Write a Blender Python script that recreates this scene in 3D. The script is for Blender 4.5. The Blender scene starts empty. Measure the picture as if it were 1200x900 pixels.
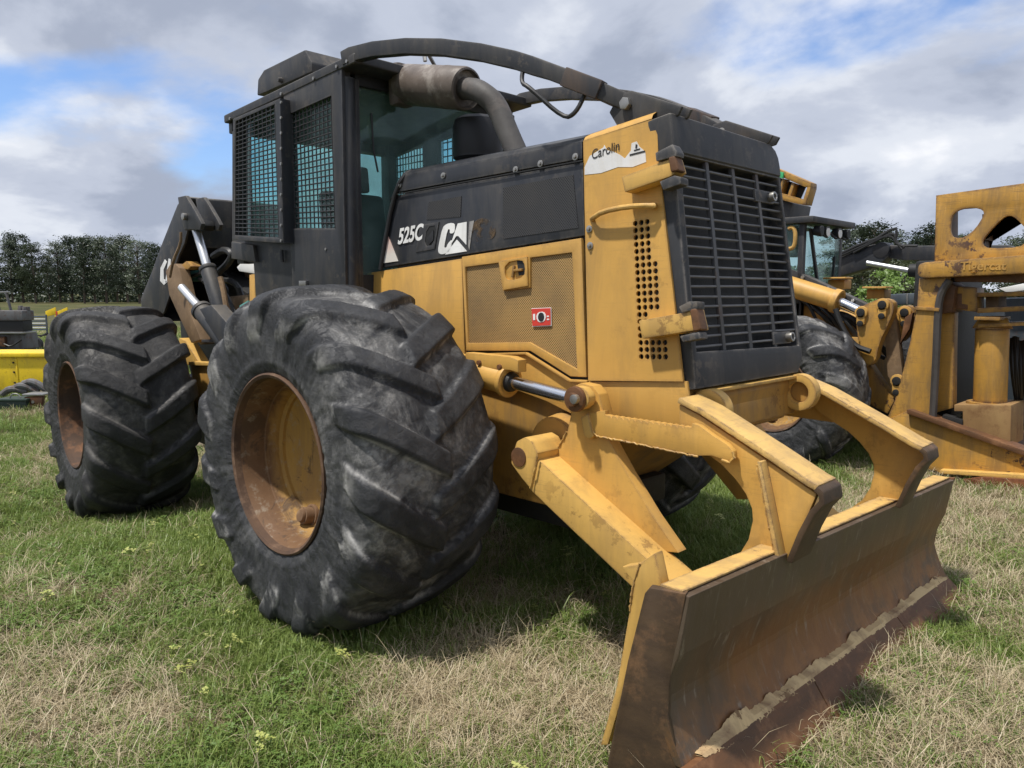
import bpy, bmesh, math, random
import numpy as np
from mathutils import Vector, Matrix, noise as mnoise
R = math.radians
SC = bpy.context.scene
COL = SC.collection
rng = random.Random(11)
nrg = np.random.default_rng(11)

# ------------------------------------------------------------------ camera
FPX, YAW, PITCH, ROLL = 902.18, 2.34698, -0.116854, 0.0
CAM = Vector((3.39874, -3.3178, 1.68521))
c_f = Vector((math.cos(YAW)*math.cos(PITCH), math.sin(YAW)*math.cos(PITCH), math.sin(PITCH)))
c_r = Vector((math.sin(YAW), -math.cos(YAW), 0))
c_u = c_r.cross(c_f)
cam = bpy.data.cameras.new('camera'); cam_o = bpy.data.objects.new('camera', cam); COL.objects.link(cam_o)
mw = Matrix.Identity(4)
for i in range(3):
    mw[i][0], mw[i][1], mw[i][2], mw[i][3] = c_r[i], c_u[i], -c_f[i], CAM[i]
cam_o.matrix_world = mw
cam.sensor_width = 36; cam.lens = FPX/1200*36; cam.clip_start = .05; cam.clip_end = 6000
SC.camera = cam_o

# ------------------------------------------------------------------ light
SUN_DIR = Vector((-0.12, -0.42, 1.0)).normalized()      # towards the sun
sun = bpy.data.lights.new('sun', 'SUN'); sun.energy = 3.0; sun.angle = R(2.2); sun.color = (1, .955, .88)
sun_o = bpy.data.objects.new('sun', sun); COL.objects.link(sun_o)
sun_o.rotation_euler = SUN_DIR.to_track_quat('Z', 'Y').to_euler()
sun_o.location = (0, 0, 30)
SC.view_settings.view_transform = 'Standard'; SC.view_settings.look = 'None'
SC.view_settings.gamma = 1; SC.view_settings.exposure = 0.75
SKY_STR = .1
def build_world():
    w = bpy.data.worlds.new('World'); SC.world = w; w.use_nodes = True
    nt = w.node_tree; nt.nodes.clear()
    N = nt.nodes.new; L = nt.links.new
    out = N('ShaderNodeOutputWorld'); bg = N('ShaderNodeBackground'); bg.inputs[1].default_value = SKY_STR
    sky = N('ShaderNodeTexSky'); sky.sky_type = 'NISHITA'; sky.sun_disc = False
    sky.sun_elevation = math.asin(SUN_DIR.z); sky.sun_rotation = math.atan2(SUN_DIR.x, SUN_DIR.y)
    sky.air_density = 1.0; sky.dust_density = .6; sky.ozone_density = 2.5
    tc = N('ShaderNodeTexCoord'); sep = N('ShaderNodeSeparateXYZ'); L(tc.outputs['Generated'], sep.inputs[0])
    def math_(op, a, b=None, clamp=False):
        n = N('ShaderNodeMath'); n.operation = op; n.use_clamp = clamp
        for i, v in enumerate((a, b)):
            if v is None: continue
            if isinstance(v, (int, float)): n.inputs[i].default_value = v
            else: L(v, n.inputs[i])
        return n.outputs[0]
    z = math_('ADD', math_('MAXIMUM', sep.outputs[2], 0.0), .36)
    cx = math_('DIVIDE', sep.outputs[0], z); cy = math_('DIVIDE', sep.outputs[1], z)
    cmb = N('ShaderNodeCombineXYZ'); L(cx, cmb.inputs[0]); L(cy, cmb.inputs[1])
    def noise(scale, detail, rough, off, dist=0.):
        m = N('ShaderNodeMapping'); m.inputs['Location'].default_value = off; L(cmb.outputs[0], m.inputs[0])
        n = N('ShaderNodeTexNoise'); n.inputs['Scale'].default_value = scale; n.inputs['Detail'].default_value = detail
        n.inputs['Roughness'].default_value = rough; n.inputs['Distortion'].default_value = dist
        L(m.outputs[0], n.inputs['Vector']); return n.outputs['Fac']
    def ramp(fac, stops):
        r = N('ShaderNodeValToRGB'); L(fac, r.inputs[0]); e = r.color_ramp.elements
        while len(e) < len(stops): e.new(.5)
        for k, (p, c) in enumerate(stops): e[k].position = p; e[k].color = (*c, 1)
        r.color_ramp.interpolation = 'EASE'; return r.outputs[0]
    big = noise(1.25, 9, .52, CLOUD_OFF, .15)
    cov = ramp(big, [(.345, (0, 0, 0)), (.455, (1, 1, 1))])
    shade = noise(1.9, 8, .53, (CLOUD_OFF[0]+5.3, CLOUD_OFF[1]+2.2, 1), .2)
    ccol = ramp(shade, [(.39, (2.35, 2.65, 3.35)), (.49, (3.3, 3.6, 4.3)), (.58, (4.6, 4.85, 5.35)), (.69, (6.1, 6.15, 6.35))])
    hz = math_('SUBTRACT', 1.0, math_('MULTIPLY', sep.outputs[2], 7.0), True)
    covh = math_('MAXIMUM', cov, hz, True)
    mx = N('ShaderNodeMixRGB'); L(covh, mx.inputs[0]); mx.inputs[2].default_value = (1, 1, 1, 1)
    sat = N('ShaderNodeMixRGB'); sat.blend_type = 'MULTIPLY'; sat.inputs[0].default_value = 1
    L(sky.outputs[0], sat.inputs[1]); sat.inputs[2].default_value = (.80, .88, 1.05, 1)
    L(sat.outputs[0], mx.inputs[1]); L(ccol, mx.inputs[2])
    L(mx.outputs[0], bg.inputs[0]); L(bg.outputs[0], out.inputs[0])
CLOUD_OFF = (17.3105, 9.455, 0)
build_world()

# ------------------------------------------------------------------ point helpers
def ray(u, v): return c_f + c_r*((u-600)/FPX) - c_u*((v-450)/FPX)
def at(u, v, x=None, y=None, z=None):
    d = ray(u, v)
    s = (x-CAM.x)/d.x if x is not None else (y-CAM.y)/d.y if y is not None else (z-CAM.z)/d.z
    return CAM + d*s
def on(u, v, p, n):
    d = ray(u, v); return CAM + d*((p-CAM).dot(n)/d.dot(n))

# ------------------------------------------------------------------ numpy noise
def vnoise(p, seed=0):
    p = np.asarray(p, float); i = np.floor(p).astype(np.int64); f = p-i; f = f*f*(3-2*f)
    def h(a):
        n = a[..., 0]*374761393 + a[..., 1]*668265263 + a[..., 2]*2147483647 + seed*144665
        n = (n ^ (n >> 13))*1274126177; n = n & 0x7fffffff; n = n ^ (n >> 16)
        return (n % 100003)/100003.0
    r = 0
    for dx in (0, 1):
        for dy in (0, 1):
            for dz in (0, 1):
                wgt = (f[..., 0] if dx else 1-f[..., 0])*(f[..., 1] if dy else 1-f[..., 1])*(f[..., 2] if dz else 1-f[..., 2])
                r = r + wgt*h(i+np.array([dx, dy, dz]))
    return r
def fbm(p, o=4, seed=0):
    r = 0; a = .5; t = 0
    for k in range(o): r = r+a*vnoise(np.asarray(p)*2**k, seed+k); t += a; a *= .5
    return r/t
def sstep(a, b, x):
    t = np.clip((x-a)/(b-a), 0, 1); return t*t*(3-2*t)

# ------------------------------------------------------------------ materials
def mat(name):
    m = bpy.data.materials.new(name); m.use_nodes = True
    return m, m.node_tree, m.node_tree.nodes['Principled BSDF']
class NB:
    def __init__(s, nt): s.nt = nt; s.N = nt.nodes.new; s.L = nt.links.new; s.tc = None
    def coord(s, kind='Object'):
        if not s.tc: s.tc = s.N('ShaderNodeTexCoord')
        return s.tc.outputs[kind]
    def noise(s, scale, detail=5, rough=.55, stretch=None, dist=0, out='Fac', vec=None, rot=None):
        n = s.N('ShaderNodeTexNoise'); n.inputs['Scale'].default_value = scale; n.inputs['Detail'].default_value = detail
        n.inputs['Roughness'].default_value = rough; n.inputs['Distortion'].default_value = dist
        v = vec or s.coord()
        if stretch or rot:
            m = s.N('ShaderNodeMapping')
            if stretch: m.inputs['Scale'].default_value = stretch
            if rot: m.inputs['Rotation'].default_value = rot
            s.L(v, m.inputs[0]); v = m.outputs[0]
        s.L(v, n.inputs['Vector']); return n.outputs[out]
    def ramp(s, fac, stops, interp='LINEAR'):
        r = s.N('ShaderNodeValToRGB'); s.L(fac, r.inputs[0]); e = r.color_ramp.elements
        while len(e) < len(stops): e.new(.5)
        for k, (p, c) in enumerate(stops):
            e[k].position = p; e[k].color = (c, c, c, 1) if isinstance(c, (int, float)) else (*c, 1)
        r.color_ramp.interpolation = interp; return r.outputs[0]
    def mix(s, fac, a, b, mode='MIX'):
        m = s.N('ShaderNodeMixRGB'); m.blend_type = mode
        for k, v in enumerate((fac, a, b)):
            if isinstance(v, (int, float)): m.inputs[k].default_value = v if k == 0 else (v, v, v, 1)
            elif isinstance(v, tuple): m.inputs[k].default_value = (*v, 1)
            else: s.L(v, m.inputs[k])
        return m.outputs[0]
    def math(s, op, a, b=None, clamp=False):
        n = s.N('ShaderNodeMath'); n.operation = op; n.use_clamp = clamp
        for i, v in enumerate((a, b)):
            if v is None: continue
            if isinstance(v, (int, float)): n.inputs[i].default_value = v
            else: s.L(v, n.inputs[i])
        return n.outputs[0]
    def bump(s, h, strength, dist, bsdf):
        b = s.N('ShaderNodeBump'); b.inputs['Strength'].default_value = strength; b.inputs['Distance'].default_value = dist
        s.L(h, b.inputs['Height']); s.L(b.outputs[0], bsdf.inputs['Normal'])
    def edge(s, radius=.012):
        bv = s.N('ShaderNodeBevel'); bv.samples = 4; bv.inputs[0].default_value = radius
        g = s.N('ShaderNodeNewGeometry'); d = s.N('ShaderNodeVectorMath'); d.operation = 'DOT_PRODUCT'
        s.L(bv.outputs[0], d.inputs[0]); s.L(g.outputs['Normal'], d.inputs[1])
        return s.ramp(d.outputs['Value'], [(.90, 1.), (.995, 0.)])

def m_paint(name, col, rough=.5, dirt=(.16, .11, .06), dirt_amt=.35, rust=(.10, .045, .02), chips=.5, scratch=.25, wear=None, wear_amt=.6, spec=.4, dust=None, wr=.02):
    m, nt, b = mat(name); n = NB(nt)
    big = n.noise(1.7, 6, .6)
    c = n.mix(n.ramp(big, [(.3, 0.), (.7, 1.)]), tuple(x*.86 for x in col), tuple(min(1, x*1.08) for x in col))
    # grime in soft vertical runs and blotches
    runs = n.noise(3.2, 7, .65, stretch=(2.2, 2.2, .55), dist=.4)
    c = n.mix(n.ramp(runs, [(.45, 0.), (.66, dirt_amt)]), c, dirt)
    # fine scratches in two directions
    if scratch:
        for k, (st, ro) in enumerate((((1, 1, 9), (.3, .5, .2)), ((9, 1, .7), (.2, .25, .7)), ((.6, .6, 16), (.35, -.75, .5)))):
            sc = n.noise(4+k*2, 5, .72, stretch=st, rot=ro)
            c = n.mix(n.math('MULTIPLY', n.ramp(sc, [(.565, 0.), (.62, scratch*(.45 if k < 2 else 1.))]), n.ramp(big, [(.42, .15), (.6, 1.)])), c, tuple(x*.5+.03 for x in col) if k != 1 else tuple(min(1, x*1.25+.04) for x in col))
    ch = n.noise(9, 9, .72)
    lim = n.noise(1.1, 3, .5)
    chm = n.math('MULTIPLY', n.ramp(ch, [(.555, 0.), (.585, 1.)]), n.ramp(lim, [(.46, 0.), (.62, chips)]))
    c = n.mix(chm, c, rust)
    rough_s = n.math('ADD', n.math('MULTIPLY', big, .25), rough-.1)
    if wear:
        ew = n.math('MULTIPLY', n.edge(wr), n.ramp(n.noise(13, 8, .75), [(.40, 0.), (.54, wear_amt)]))
        c = n.mix(ew, c, wear)
    if dust:
        g = n.N('ShaderNodeNewGeometry'); sp = n.N('ShaderNodeSeparateXYZ'); n.L(g.outputs['Normal'], sp.inputs[0])
        du = n.math('MULTIPLY', n.ramp(sp.outputs[2], [(.3, 0.), (.9, dust)]), n.ramp(n.noise(6, 6, .65), [(.3, .3), (.65, 1.)]))
        c = n.mix(du, c, (.30, .26, .20))
    n.L(c, b.inputs['Base Color']); n.L(rough_s, b.inputs['Roughness']); b.inputs['Specular IOR Level'].default_value = spec
    n.bump(n.noise(60, 4, .6), .06, .004, b)
    return m

def m_rust(name, a=(.10, .045, .02), b2=(.20, .085, .03), c3=(.05, .035, .03), rough=.8, grain=(1, 1, 1)):
    m, nt, b = mat(name); n = NB(nt)
    c = n.mix(n.ramp(n.noise(3, 8, .65, stretch=grain), [(.35, 0.), (.65, 1.)]), c3, a)
    c = n.mix(n.ramp(n.noise(7, 8, .7), [(.52, 0.), (.66, .8)]), c, b2)
    n.L(c, b.inputs['Base Color']); b.inputs['Roughness'].default_value = rough; b.inputs['Specular IOR Level'].default_value = .3
    n.bump(n.noise(30, 8, .7), .25, .008, b)
    return m

def m_rubber(name, mud=(.20, .195, .185), amt=.8, base=(.022, .023, .025)):
    m, nt, b = mat(name); n = NB(nt)
    at_ = n.N('ShaderNodeAttribute'); at_.attribute_name = 'lug'
    lugm = at_.outputs['Fac']
    at2 = n.N('ShaderNodeAttribute'); at2.attribute_name = 'tread'
    n1 = n.noise(3.2, 10, .70, dist=.7); n2 = n.noise(21, 9, .74, dist=.4); n3 = n.noise(1.4, 4, .5)
    c = n.mix(n.ramp(n1, [(.35, 0.), (.7, 1.)]), base, tuple(x*1.8 for x in base))
    # dry mud held in the grooves, thin and speckled, nearly none on the lug tops
    groove = n.math('SUBTRACT', 1.0, n.math('MULTIPLY', n.ramp(lugm, [(.25, 0.), (.8, 1.)]), .88), clamp=True)
    groove = n.math('MULTIPLY', groove, n.math('ADD', n.math('MULTIPLY', at2.outputs['Fac'], .62), .38))
    film = n.math('MULTIPLY', n.ramp(n1, [(.43, .02), (.60, .60)]), n.ramp(n3, [(.38, .22), (.60, 1.)]))
    speck = n.ramp(n2, [(.46, 0.), (.58, 1.3)])
    k = n.math('MULTIPLY', n.math('MULTIPLY', n.math('ADD', film, n.math('MULTIPLY', speck, film)), groove), amt, clamp=True)
    c = n.mix(k, c, mud)
    edge = n.math('MULTIPLY', n.ramp(lugm, [(.03, 0.), (.22, 1.)]), n.ramp(lugm, [(.30, 1.), (.6, 0.)]))
    c = n.mix(n.math('MULTIPLY', n.math('MULTIPLY', edge, n.ramp(n1, [(.48, 0.), (.6, .8)])), amt), c, tuple(min(1, x*1.5) for x in mud))
    n.L(c, b.inputs['Base Color']); n.L(n.ramp(n2, [(.3, .45), (.7, .75)]), b.inputs['Roughness'])
    b.inputs['Specular IOR Level'].default_value = .4
    crack = n.noise(10, 8, .7, dist=1.6)
    h = n.math('ADD', n.math('MULTIPLY', n.noise(48, 6, .75), .5), n.math('MULTIPLY', n.ramp(crack, [(.46, 0.), (.5, 1.), (.54, 0.)]), -.6))
    n.bump(h, .5, .012, b)
    return m

def m_plain(name, col, rough=.5, metal=0., spec=.5, var=.25, bump=0.):
    m, nt, b = mat(name); n = NB(nt)
    c = n.mix(n.ramp(n.noise(6, 6, .6), [(.3, 0.), (.7, 1.)]), tuple(x*(1-var) for x in col), tuple(min(1, x*(1+var*.5)) for x in col))
    n.L(c, b.inputs['Base Color']); b.inputs['Roughness'].default_value = rough; b.inputs['Metallic'].default_value = metal
    b.inputs['Specular IOR Level'].default_value = spec
    if bump: n.bump(n.noise(25, 6, .7), bump, .01, b)
    return m

def m_glass(name, tint=(.80, .955, .925), gl=.10):
    m, nt, b = mat(name); nt.nodes.remove(b); n = NB(nt)
    out = nt.nodes['Material Output']
    t = n.N('ShaderNodeBsdfTransparent'); t.inputs[0].default_value = (*tint, 1)
    g = n.N('ShaderNodeBsdfGlossy'); g.inputs['Roughness'].default_value = .06; g.inputs[0].default_value = (.85, .95, .95, 1)
    d = n.N('ShaderNodeBsdfDiffuse'); d.inputs[0].default_value = (.40, .52, .50, 1)  # pale diffuse share paints a milky reflection into the panes
    fr = n.N('ShaderNodeLayerWeight'); fr.inputs[0].default_value = .5
    frf = n.math('ADD', n.math('MULTIPLY', n.math('POWER', fr.outputs['Facing'], 4.), .5), .025)
    m1 = n.N('ShaderNodeMixShader'); n.L(frf, m1.inputs[0]); n.L(t.outputs[0], m1.inputs[1]); n.L(g.outputs[0], m1.inputs[2])
    m2 = n.N('ShaderNodeMixShader'); n.L(n.ramp(n.noise(3, 6, .65), [(.4, .045), (.75, .20)]), m2.inputs[0]); n.L(m1.outputs[0], m2.inputs[1]); n.L(d.outputs[0], m2.inputs[2])
    n.L(m2.outputs[0], out.inputs[0]); return m

def m_perf(name, solid, hole, scale, dirt=(.14, .10, .06)):
    """perforated sheet: holes far smaller than a pixel apart, in the plane XZ"""
    m, nt, b = mat(name); n = NB(nt)
    mp = n.N('ShaderNodeMapping'); mp.inputs['Scale'].default_value = (scale, 0, scale); mp.inputs['Rotation'].default_value = (0, R(45), 0)
    n.L(n.coord(), mp.inputs[0])
    v = n.N('ShaderNodeTexVoronoi'); v.inputs['Randomness'].default_value = 0; v.inputs['Scale'].default_value = 1
    n.L(mp.outputs[0], v.inputs['Vector'])
    hm = n.ramp(v.outputs['Distance'], [(.27, 1.), (.36, 0.)])
    sc = n.mix(n.ramp(n.noise(2.5, 7, .65), [(.4, 0.), (.75, .8)]), solid, dirt)
    n.L(n.mix(hm, sc, hole), b.inputs['Base Color']); b.inputs['Roughness'].default_value = .6
    b.inputs['Specular IOR Level'].default_value = .3
    n.bump(hm, -.4, .004, b)
    return m

def m_rim():
    m, nt, b = mat('rusty_yellow_rim'); n = NB(nt)
    sp = n.N('ShaderNodeSeparateXYZ'); n.L(n.coord(), sp.inputs[0])
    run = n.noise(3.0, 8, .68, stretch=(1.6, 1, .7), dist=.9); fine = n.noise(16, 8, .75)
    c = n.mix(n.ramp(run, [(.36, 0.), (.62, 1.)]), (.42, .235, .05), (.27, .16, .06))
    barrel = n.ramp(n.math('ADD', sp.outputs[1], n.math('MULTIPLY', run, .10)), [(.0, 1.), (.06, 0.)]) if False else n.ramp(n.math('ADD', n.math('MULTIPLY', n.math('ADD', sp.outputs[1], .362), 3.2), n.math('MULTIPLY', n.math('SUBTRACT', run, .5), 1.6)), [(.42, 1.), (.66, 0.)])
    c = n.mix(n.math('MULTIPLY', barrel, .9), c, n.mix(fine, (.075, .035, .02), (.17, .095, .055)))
    c = n.mix(n.ramp(n.noise(4.5, 9, .75, dist=1.5), [(.53, 0.), (.60, .85)]), c, (.075, .045, .028))
    c = n.mix(n.math('MULTIPLY', n.ramp(fine, [(.55, 0.), (.62, .7)]), n.ramp(run, [(.3, 0.), (.6, 1.)])), c, (.30, .26, .20))
    n.L(c, b.inputs['Base Color']); b.inputs['Roughness'].default_value = .65; b.inputs['Specular IOR Level'].default_value = .3
    n.bump(n.math('ADD', fine, n.noise(5, 6, .6)), .2, .01, b); return m
YCOL = (.57, .322, .075)
M = {}
M['yellow'] = m_paint('yellow_paint', YCOL, .48, chips=.22, dirt_amt=.30, scratch=.32, wear=(.20, .12, .06), wear_amt=.5)
M['yellow_arm'] = m_paint('worn_yellow_paint', (.61, .37, .098), .5, chips=.5, dirt_amt=.30, wear=(.16, .09, .05), wear_amt=.8, scratch=.3)
M['yellow_dirty'] = m_paint('dirty_yellow_paint', (.40, .22, .05), .6, chips=.8, dirt_amt=.7, wear=(.12, .06, .03), wear_amt=.8)
M['head_yellow'] = m_paint('scraped_yellow_paint', (.46, .25, .05), .45, chips=1., dirt_amt=.65, rust=(.09, .05, .035), wear=(.10, .055, .04), wear_amt=1., scratch=.85, wr=.045)
M['black'] = m_paint('black_paint', (.026, .028, .033), .5, dirt=(.085, .075, .062), dirt_amt=.55, rust=(.12, .10, .08), chips=.4, scratch=.45, wear=(.16, .15, .14), wear_amt=.35, dust=.25)
M['black_gloss'] = m_paint('glossy_black_panel', (.017, .019, .024), .34, dirt=(.085, .078, .068), dirt_amt=.38, rust=(.12, .10, .08), chips=.3, scratch=.4, wear=(.16, .15, .14), wear_amt=.4, spec=.5)
M['black_rough'] = m_paint('worn_black_paint', (.032, .034, .039), .55, dirt=(.10, .09, .08), dirt_amt=.5, rust=(.16, .13, .10), chips=.6, scratch=.5, wear=(.22, .20, .18), wear_amt=.7)
M['dark'] = m_plain('oily_black_steel', (.012, .012, .012), .6, bump=.3)
M['rubber_front'] = m_rubber('worn_dusty_rubber', mud=(.225, .22, .21), amt=1., base=(.017, .018, .021))
M['rubber_rear'] = m_rubber('black_rubber', mud=(.15, .142, .13), amt=.6, base=(.018, .018, .019))
M['rim'] = m_rim()
M['rim_lip'] = m_rust('rim_lip_rust', (.12, .068, .040), (.20, .125, .08), (.06, .038, .028))
M['plug'] = m_rust('rusty_plug', (.22, .13, .07), (.30, .20, .11), (.12, .07, .04))
M['rim_rear'] = m_rust('rusty_brown_rim', (.10, .055, .032), (.21, .10, .05), (.05, .035, .028))
M['chrome'] = m_plain('chrome_rod', (.75, .76, .78), .22, 1., var=.05)
M['chrome_dull'] = m_plain('dull_chrome_rod', (.70, .71, .73), .38, .8, var=.05)
M['steel'] = m_plain('bare_steel', (.34, .33, .31), .4, .8)
M['muffler'] = m_rust('heat_stained_steel', (.17, .14, .12), (.30, .27, .24), (.08, .065, .055), .5)
M['pipe'] = m_rust('grey_exhaust_pipe', (.10, .095, .092), (.14, .12, .11), (.06, .055, .052), .6)
M['plastic'] = m_plain('black_plastic', (.016, .016, .018), .55, bump=.1)
M['rust'] = m_rust('rust')
M['blade'] = None
M['bare_brown'] = m_rust('bare_brown_plate', (.085, .054, .031), (.17, .095, .048), (.045, .030, .021), .55, (1, 1, 3))
M['edge'] = m_rust('reddish_brown_steel', (.15, .068, .030), (.23, .115, .055), (.085, .045, .024), .55, (1, 1, 6))
M['scrape'] = m_paint('bared_cream_paint', (.60, .44, .23), .85, dirt=(.20, .12, .07), dirt_amt=.8, chips=.9, scratch=0)
M['glass'] = m_glass('teal_tinted_glass')
M['hose'] = m_plain('rubber_hose', (.014, .014, .014), .5)
M['white'] = m_plain('white_paint', (.72, .72, .70), .5, var=.1)
M['red'] = m_plain('red_sticker', (.55, .045, .03), .45, var=.1)
M['teal'] = m_plain('teal_enamel', (.10, .30, .27), .4)
M['perf_yellow'] = m_perf('perforated_yellow_sheet', (.40, .25, .09), (.045, .028, .016), 105)
M['perf_black'] = m_perf('perforated_black_sheet', (.045, .046, .050), (.004, .004, .004), 100, (.07, .065, .06))
M['brown_arm'] = m_rust('bare_brown_steel', (.23, .155, .09), (.30, .20, .11), (.14, .09, .05), .65)
def m_blade():
    m, nt, b = mat('rust_streaked_steel'); n = NB(nt)
    st = n.noise(3, 7, .65, stretch=(1, 3.5, .8)); bl = n.noise(1.6, 6, .6, dist=.5)
    c = n.mix(n.ramp(st, [(.3, 0.), (.7, 1.)]), (.072, .048, .031), (.120, .088, .062))
    sp = n.N('ShaderNodeSeparateXYZ'); n.L(n.coord(), sp.inputs[0])
    low = n.ramp(sp.outputs[2], [(.12, 1.), (.40, .85), (.62, .05)])
    c = n.mix(n.math('MULTIPLY', n.ramp(bl, [(.40, 0.), (.58, .9)]), low), c, (.21, .088, .026))
    c = n.mix(n.ramp(n.noise(5, 5, .6, stretch=(1, 8, 1)), [(.60, 0.), (.7, .35)]), c, (.24, .21, .18))
    c = n.mix(n.ramp(n.noise(14, 8, .75, stretch=(1, 1.5, .35), rot=(.35, 0, 0)), [(.58, 0.), (.64, .5)]), c, (.30, .25, .20))
    c = n.mix(n.math('MULTIPLY', n.ramp(n.noise(6, 9, .75), [(.46, 0.), (.56, .9)]), n.ramp(sp.outputs[2], [(.14, 1.), (.36, .0)])), c, (.26, .12, .04))
    n.L(c, b.inputs['Base Color']); n.L(n.ramp(st, [(.3, .38), (.7, .6)]), b.inputs['Roughness'])
    b.inputs['Metallic'].default_value = .25
    n.bump(n.noise(20, 6, .7, stretch=(1, 3, 1)), .15, .006, b)
    return m
M['blade'] = m_blade()

# ------------------------------------------------------------------ mesh builder
class MB:
    def __init__(s): s.v = []; s.f = []; s.fm = []; s.mi = 0
    def add(s, vs, fs):
        o = len(s.v); s.v += [tuple(p) for p in vs]; s.f += [tuple(i+o for i in f) for f in fs]; s.fm += [s.mi]*len(fs); return s
    def box(s, x0, x1, y0, y1, z0, z1):
        vs = [(x, y, z) for x in (x0, x1) for y in (y0, y1) for z in (z0, z1)]
        return s.add(vs, [(0, 1, 3, 2), (4, 6, 7, 5), (0, 4, 5, 1), (2, 3, 7, 6), (0, 2, 6, 4), (1, 5, 7, 3)])
    def prism(s, pts, vec):
        n = len(pts); vec = Vector(vec); a = [Vector(p) for p in pts]; b = [p+vec for p in a]
        return s.add(a+b, [tuple(range(n)), tuple(range(2*n-1, n-1, -1))]+[(i, (i+1) % n+0, (i+1) % n+n, i+n) for i in range(n)])
    def bar(s, p0, p1, w, h, up=(0, 0, 1)):
        p0 = Vector(p0); p1 = Vector(p1); d = (p1-p0).normalized(); side = d.cross(Vector(up)).normalized(); u = side.cross(d)
        q = [side*(a*w/2)+u*(b*h/2) for a, b in ((-1, -1), (1, -1), (1, 1), (-1, 1))]
        return s.prism([p0+k for k in q], p1-p0)
    def cyl(s, p0, p1, r0, r1=None, n=20, caps=True):
        p0 = Vector(p0); p1 = Vector(p1); r1 = r0 if r1 is None else r1; d = (p1-p0).normalized()
        a = d.orthogonal().normalized(); b = d.cross(a); vs = []
        for p, r in ((p0, r0), (p1, r1)):
            vs += [p+(a*math.cos(2*math.pi*i/n)+b*math.sin(2*math.pi*i/n))*r for i in range(n)]
        fs = [(i, (i+1) % n, n+(i+1) % n, n+i) for i in range(n)]
        if caps: fs += [tuple(range(n))[::-1], tuple(range(n, 2*n))]
        return s.add(vs, fs)
    def lathe(s, prof, p0, ax, n=32, closed=False):
        p0 = Vector(p0); d = Vector(ax).normalized(); a = d.orthogonal().normalized(); b = d.cross(a); vs = []; m = len(prof)
        for r, h in prof:
            vs += [p0+d*h+(a*math.cos(2*math.pi*i/n)+b*math.sin(2*math.pi*i/n))*max(r, 1e-4) for i in range(n)]
        fs = []
        for k in range(m if closed else m-1):
            k2 = (k+1) % m
            fs += [(k*n+i, k*n+(i+1) % n, k2*n+(i+1) % n, k2*n+i) for i in range(n)]
        return s.add(vs, fs)
    def ring(s, p0, p1, ro, ri, n=28):
        h = (Vector(p1)-Vector(p0)).length
        return s.lathe([(ro, 0), (ro, h), (ri, h), (ri, 0)], p0, Vector(p1)-Vector(p0), n, True)
    def tube(s, pts, r, n=8, smooth=0):
        P = [Vector(p) for p in pts]
        for _ in range(smooth):
            Q = [P[0]]
            for a, b in zip(P, P[1:]): Q += [a*.75+b*.25, a*.25+b*.75]
            P = Q+[P[-1]]
        T = [(P[min(i+1, len(P)-1)]-P[max(i-1, 0)]).normalized() for i in range(len(P))]
        a = T[0].orthogonal().normalized(); vs = []
        for i, p in enumerate(P):
            a = (a-T[i]*a.dot(T[i])).normalized(); b = T[i].cross(a); rr = r[i] if isinstance(r, (list, tuple)) and i < len(r) else (r if not isinstance(r, (list, tuple)) else r[-1])
            vs += [p+(a*math.cos(2*math.pi*k/n)+b*math.sin(2*math.pi*k/n))*rr for k in range(n)]
        fs = [(i*n+k, i*n+(k+1) % n, (i+1)*n+(k+1) % n, (i+1)*n+k) for i in range(len(P)-1) for k in range(n)]
        fs += [tuple(range(n))[::-1], tuple(range((len(P)-1)*n, len(P)*n))]
        return s.add(vs, fs)
    def strip(s, prof, vec):
        """open sheet profile swept along vec"""
        n = len(prof); a = [Vector(p) for p in prof]; b = [p+Vector(vec) for p in a]
        return s.add(a+b, [(i, i+1, n+i+1, n+i) for i in range(n-1)])
    def mesh(s, me): 
        return s.add([v.co for v in me.vertices], [tuple(p.vertices) for p in me.polygons])
    def xf(s, fn): s.v = [tuple(fn(Vector(p))) for p in s.v]; return s
    def build(s, name, m, parent=None, bevel=0., seg=2, ang=35, recalc=True, mats=None):
        me = bpy.data.meshes.new(name); me.from_pydata(s.v, [], s.f)
        for x in ([m] if not mats else mats): me.materials.append(x)
        if mats: me.polygons.foreach_set('material_index', s.fm)
        bm = bmesh.new(); bm.from_mesh(me)
        if recalc: bmesh.ops.recalc_face_normals(bm, faces=bm.faces)
        if bevel:
            ed = [e for e in bm.edges if len(e.link_faces) == 2 and e.calc_face_angle(0) > R(28)]
            bmesh.ops.bevel(bm, geom=ed, offset=bevel, segments=seg, profile=.6, affect='EDGES', clamp_overlap=True)
        bm.to_mesh(me); bm.free()
        me.polygons.foreach_set('use_smooth', [True]*len(me.polygons)); me.set_sharp_from_angle(angle=R(ang))
        o = bpy.data.objects.new(name, me); COL.objects.link(o)
        if parent: o.parent = parent; o.matrix_parent_inverse = wmat(parent).inverted()
        return o
def wmat(o):
    w = o.matrix_basis.copy()
    if o.parent: w = wmat(o.parent) @ o.matrix_parent_inverse @ w
    return w
def tag(o, label=None, cat=None, group=None, kind=None):
    for k, v in (('label', label), ('category', cat), ('group', group), ('kind', kind)):
        if v: o[k] = v
    return o
def thing(name, loc, label, cat, group=None):
    o = bpy.data.objects.new(name, None); COL.objects.link(o); o.location = loc; o.empty_display_size = .2
    return tag(o, label, cat, group)
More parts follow.
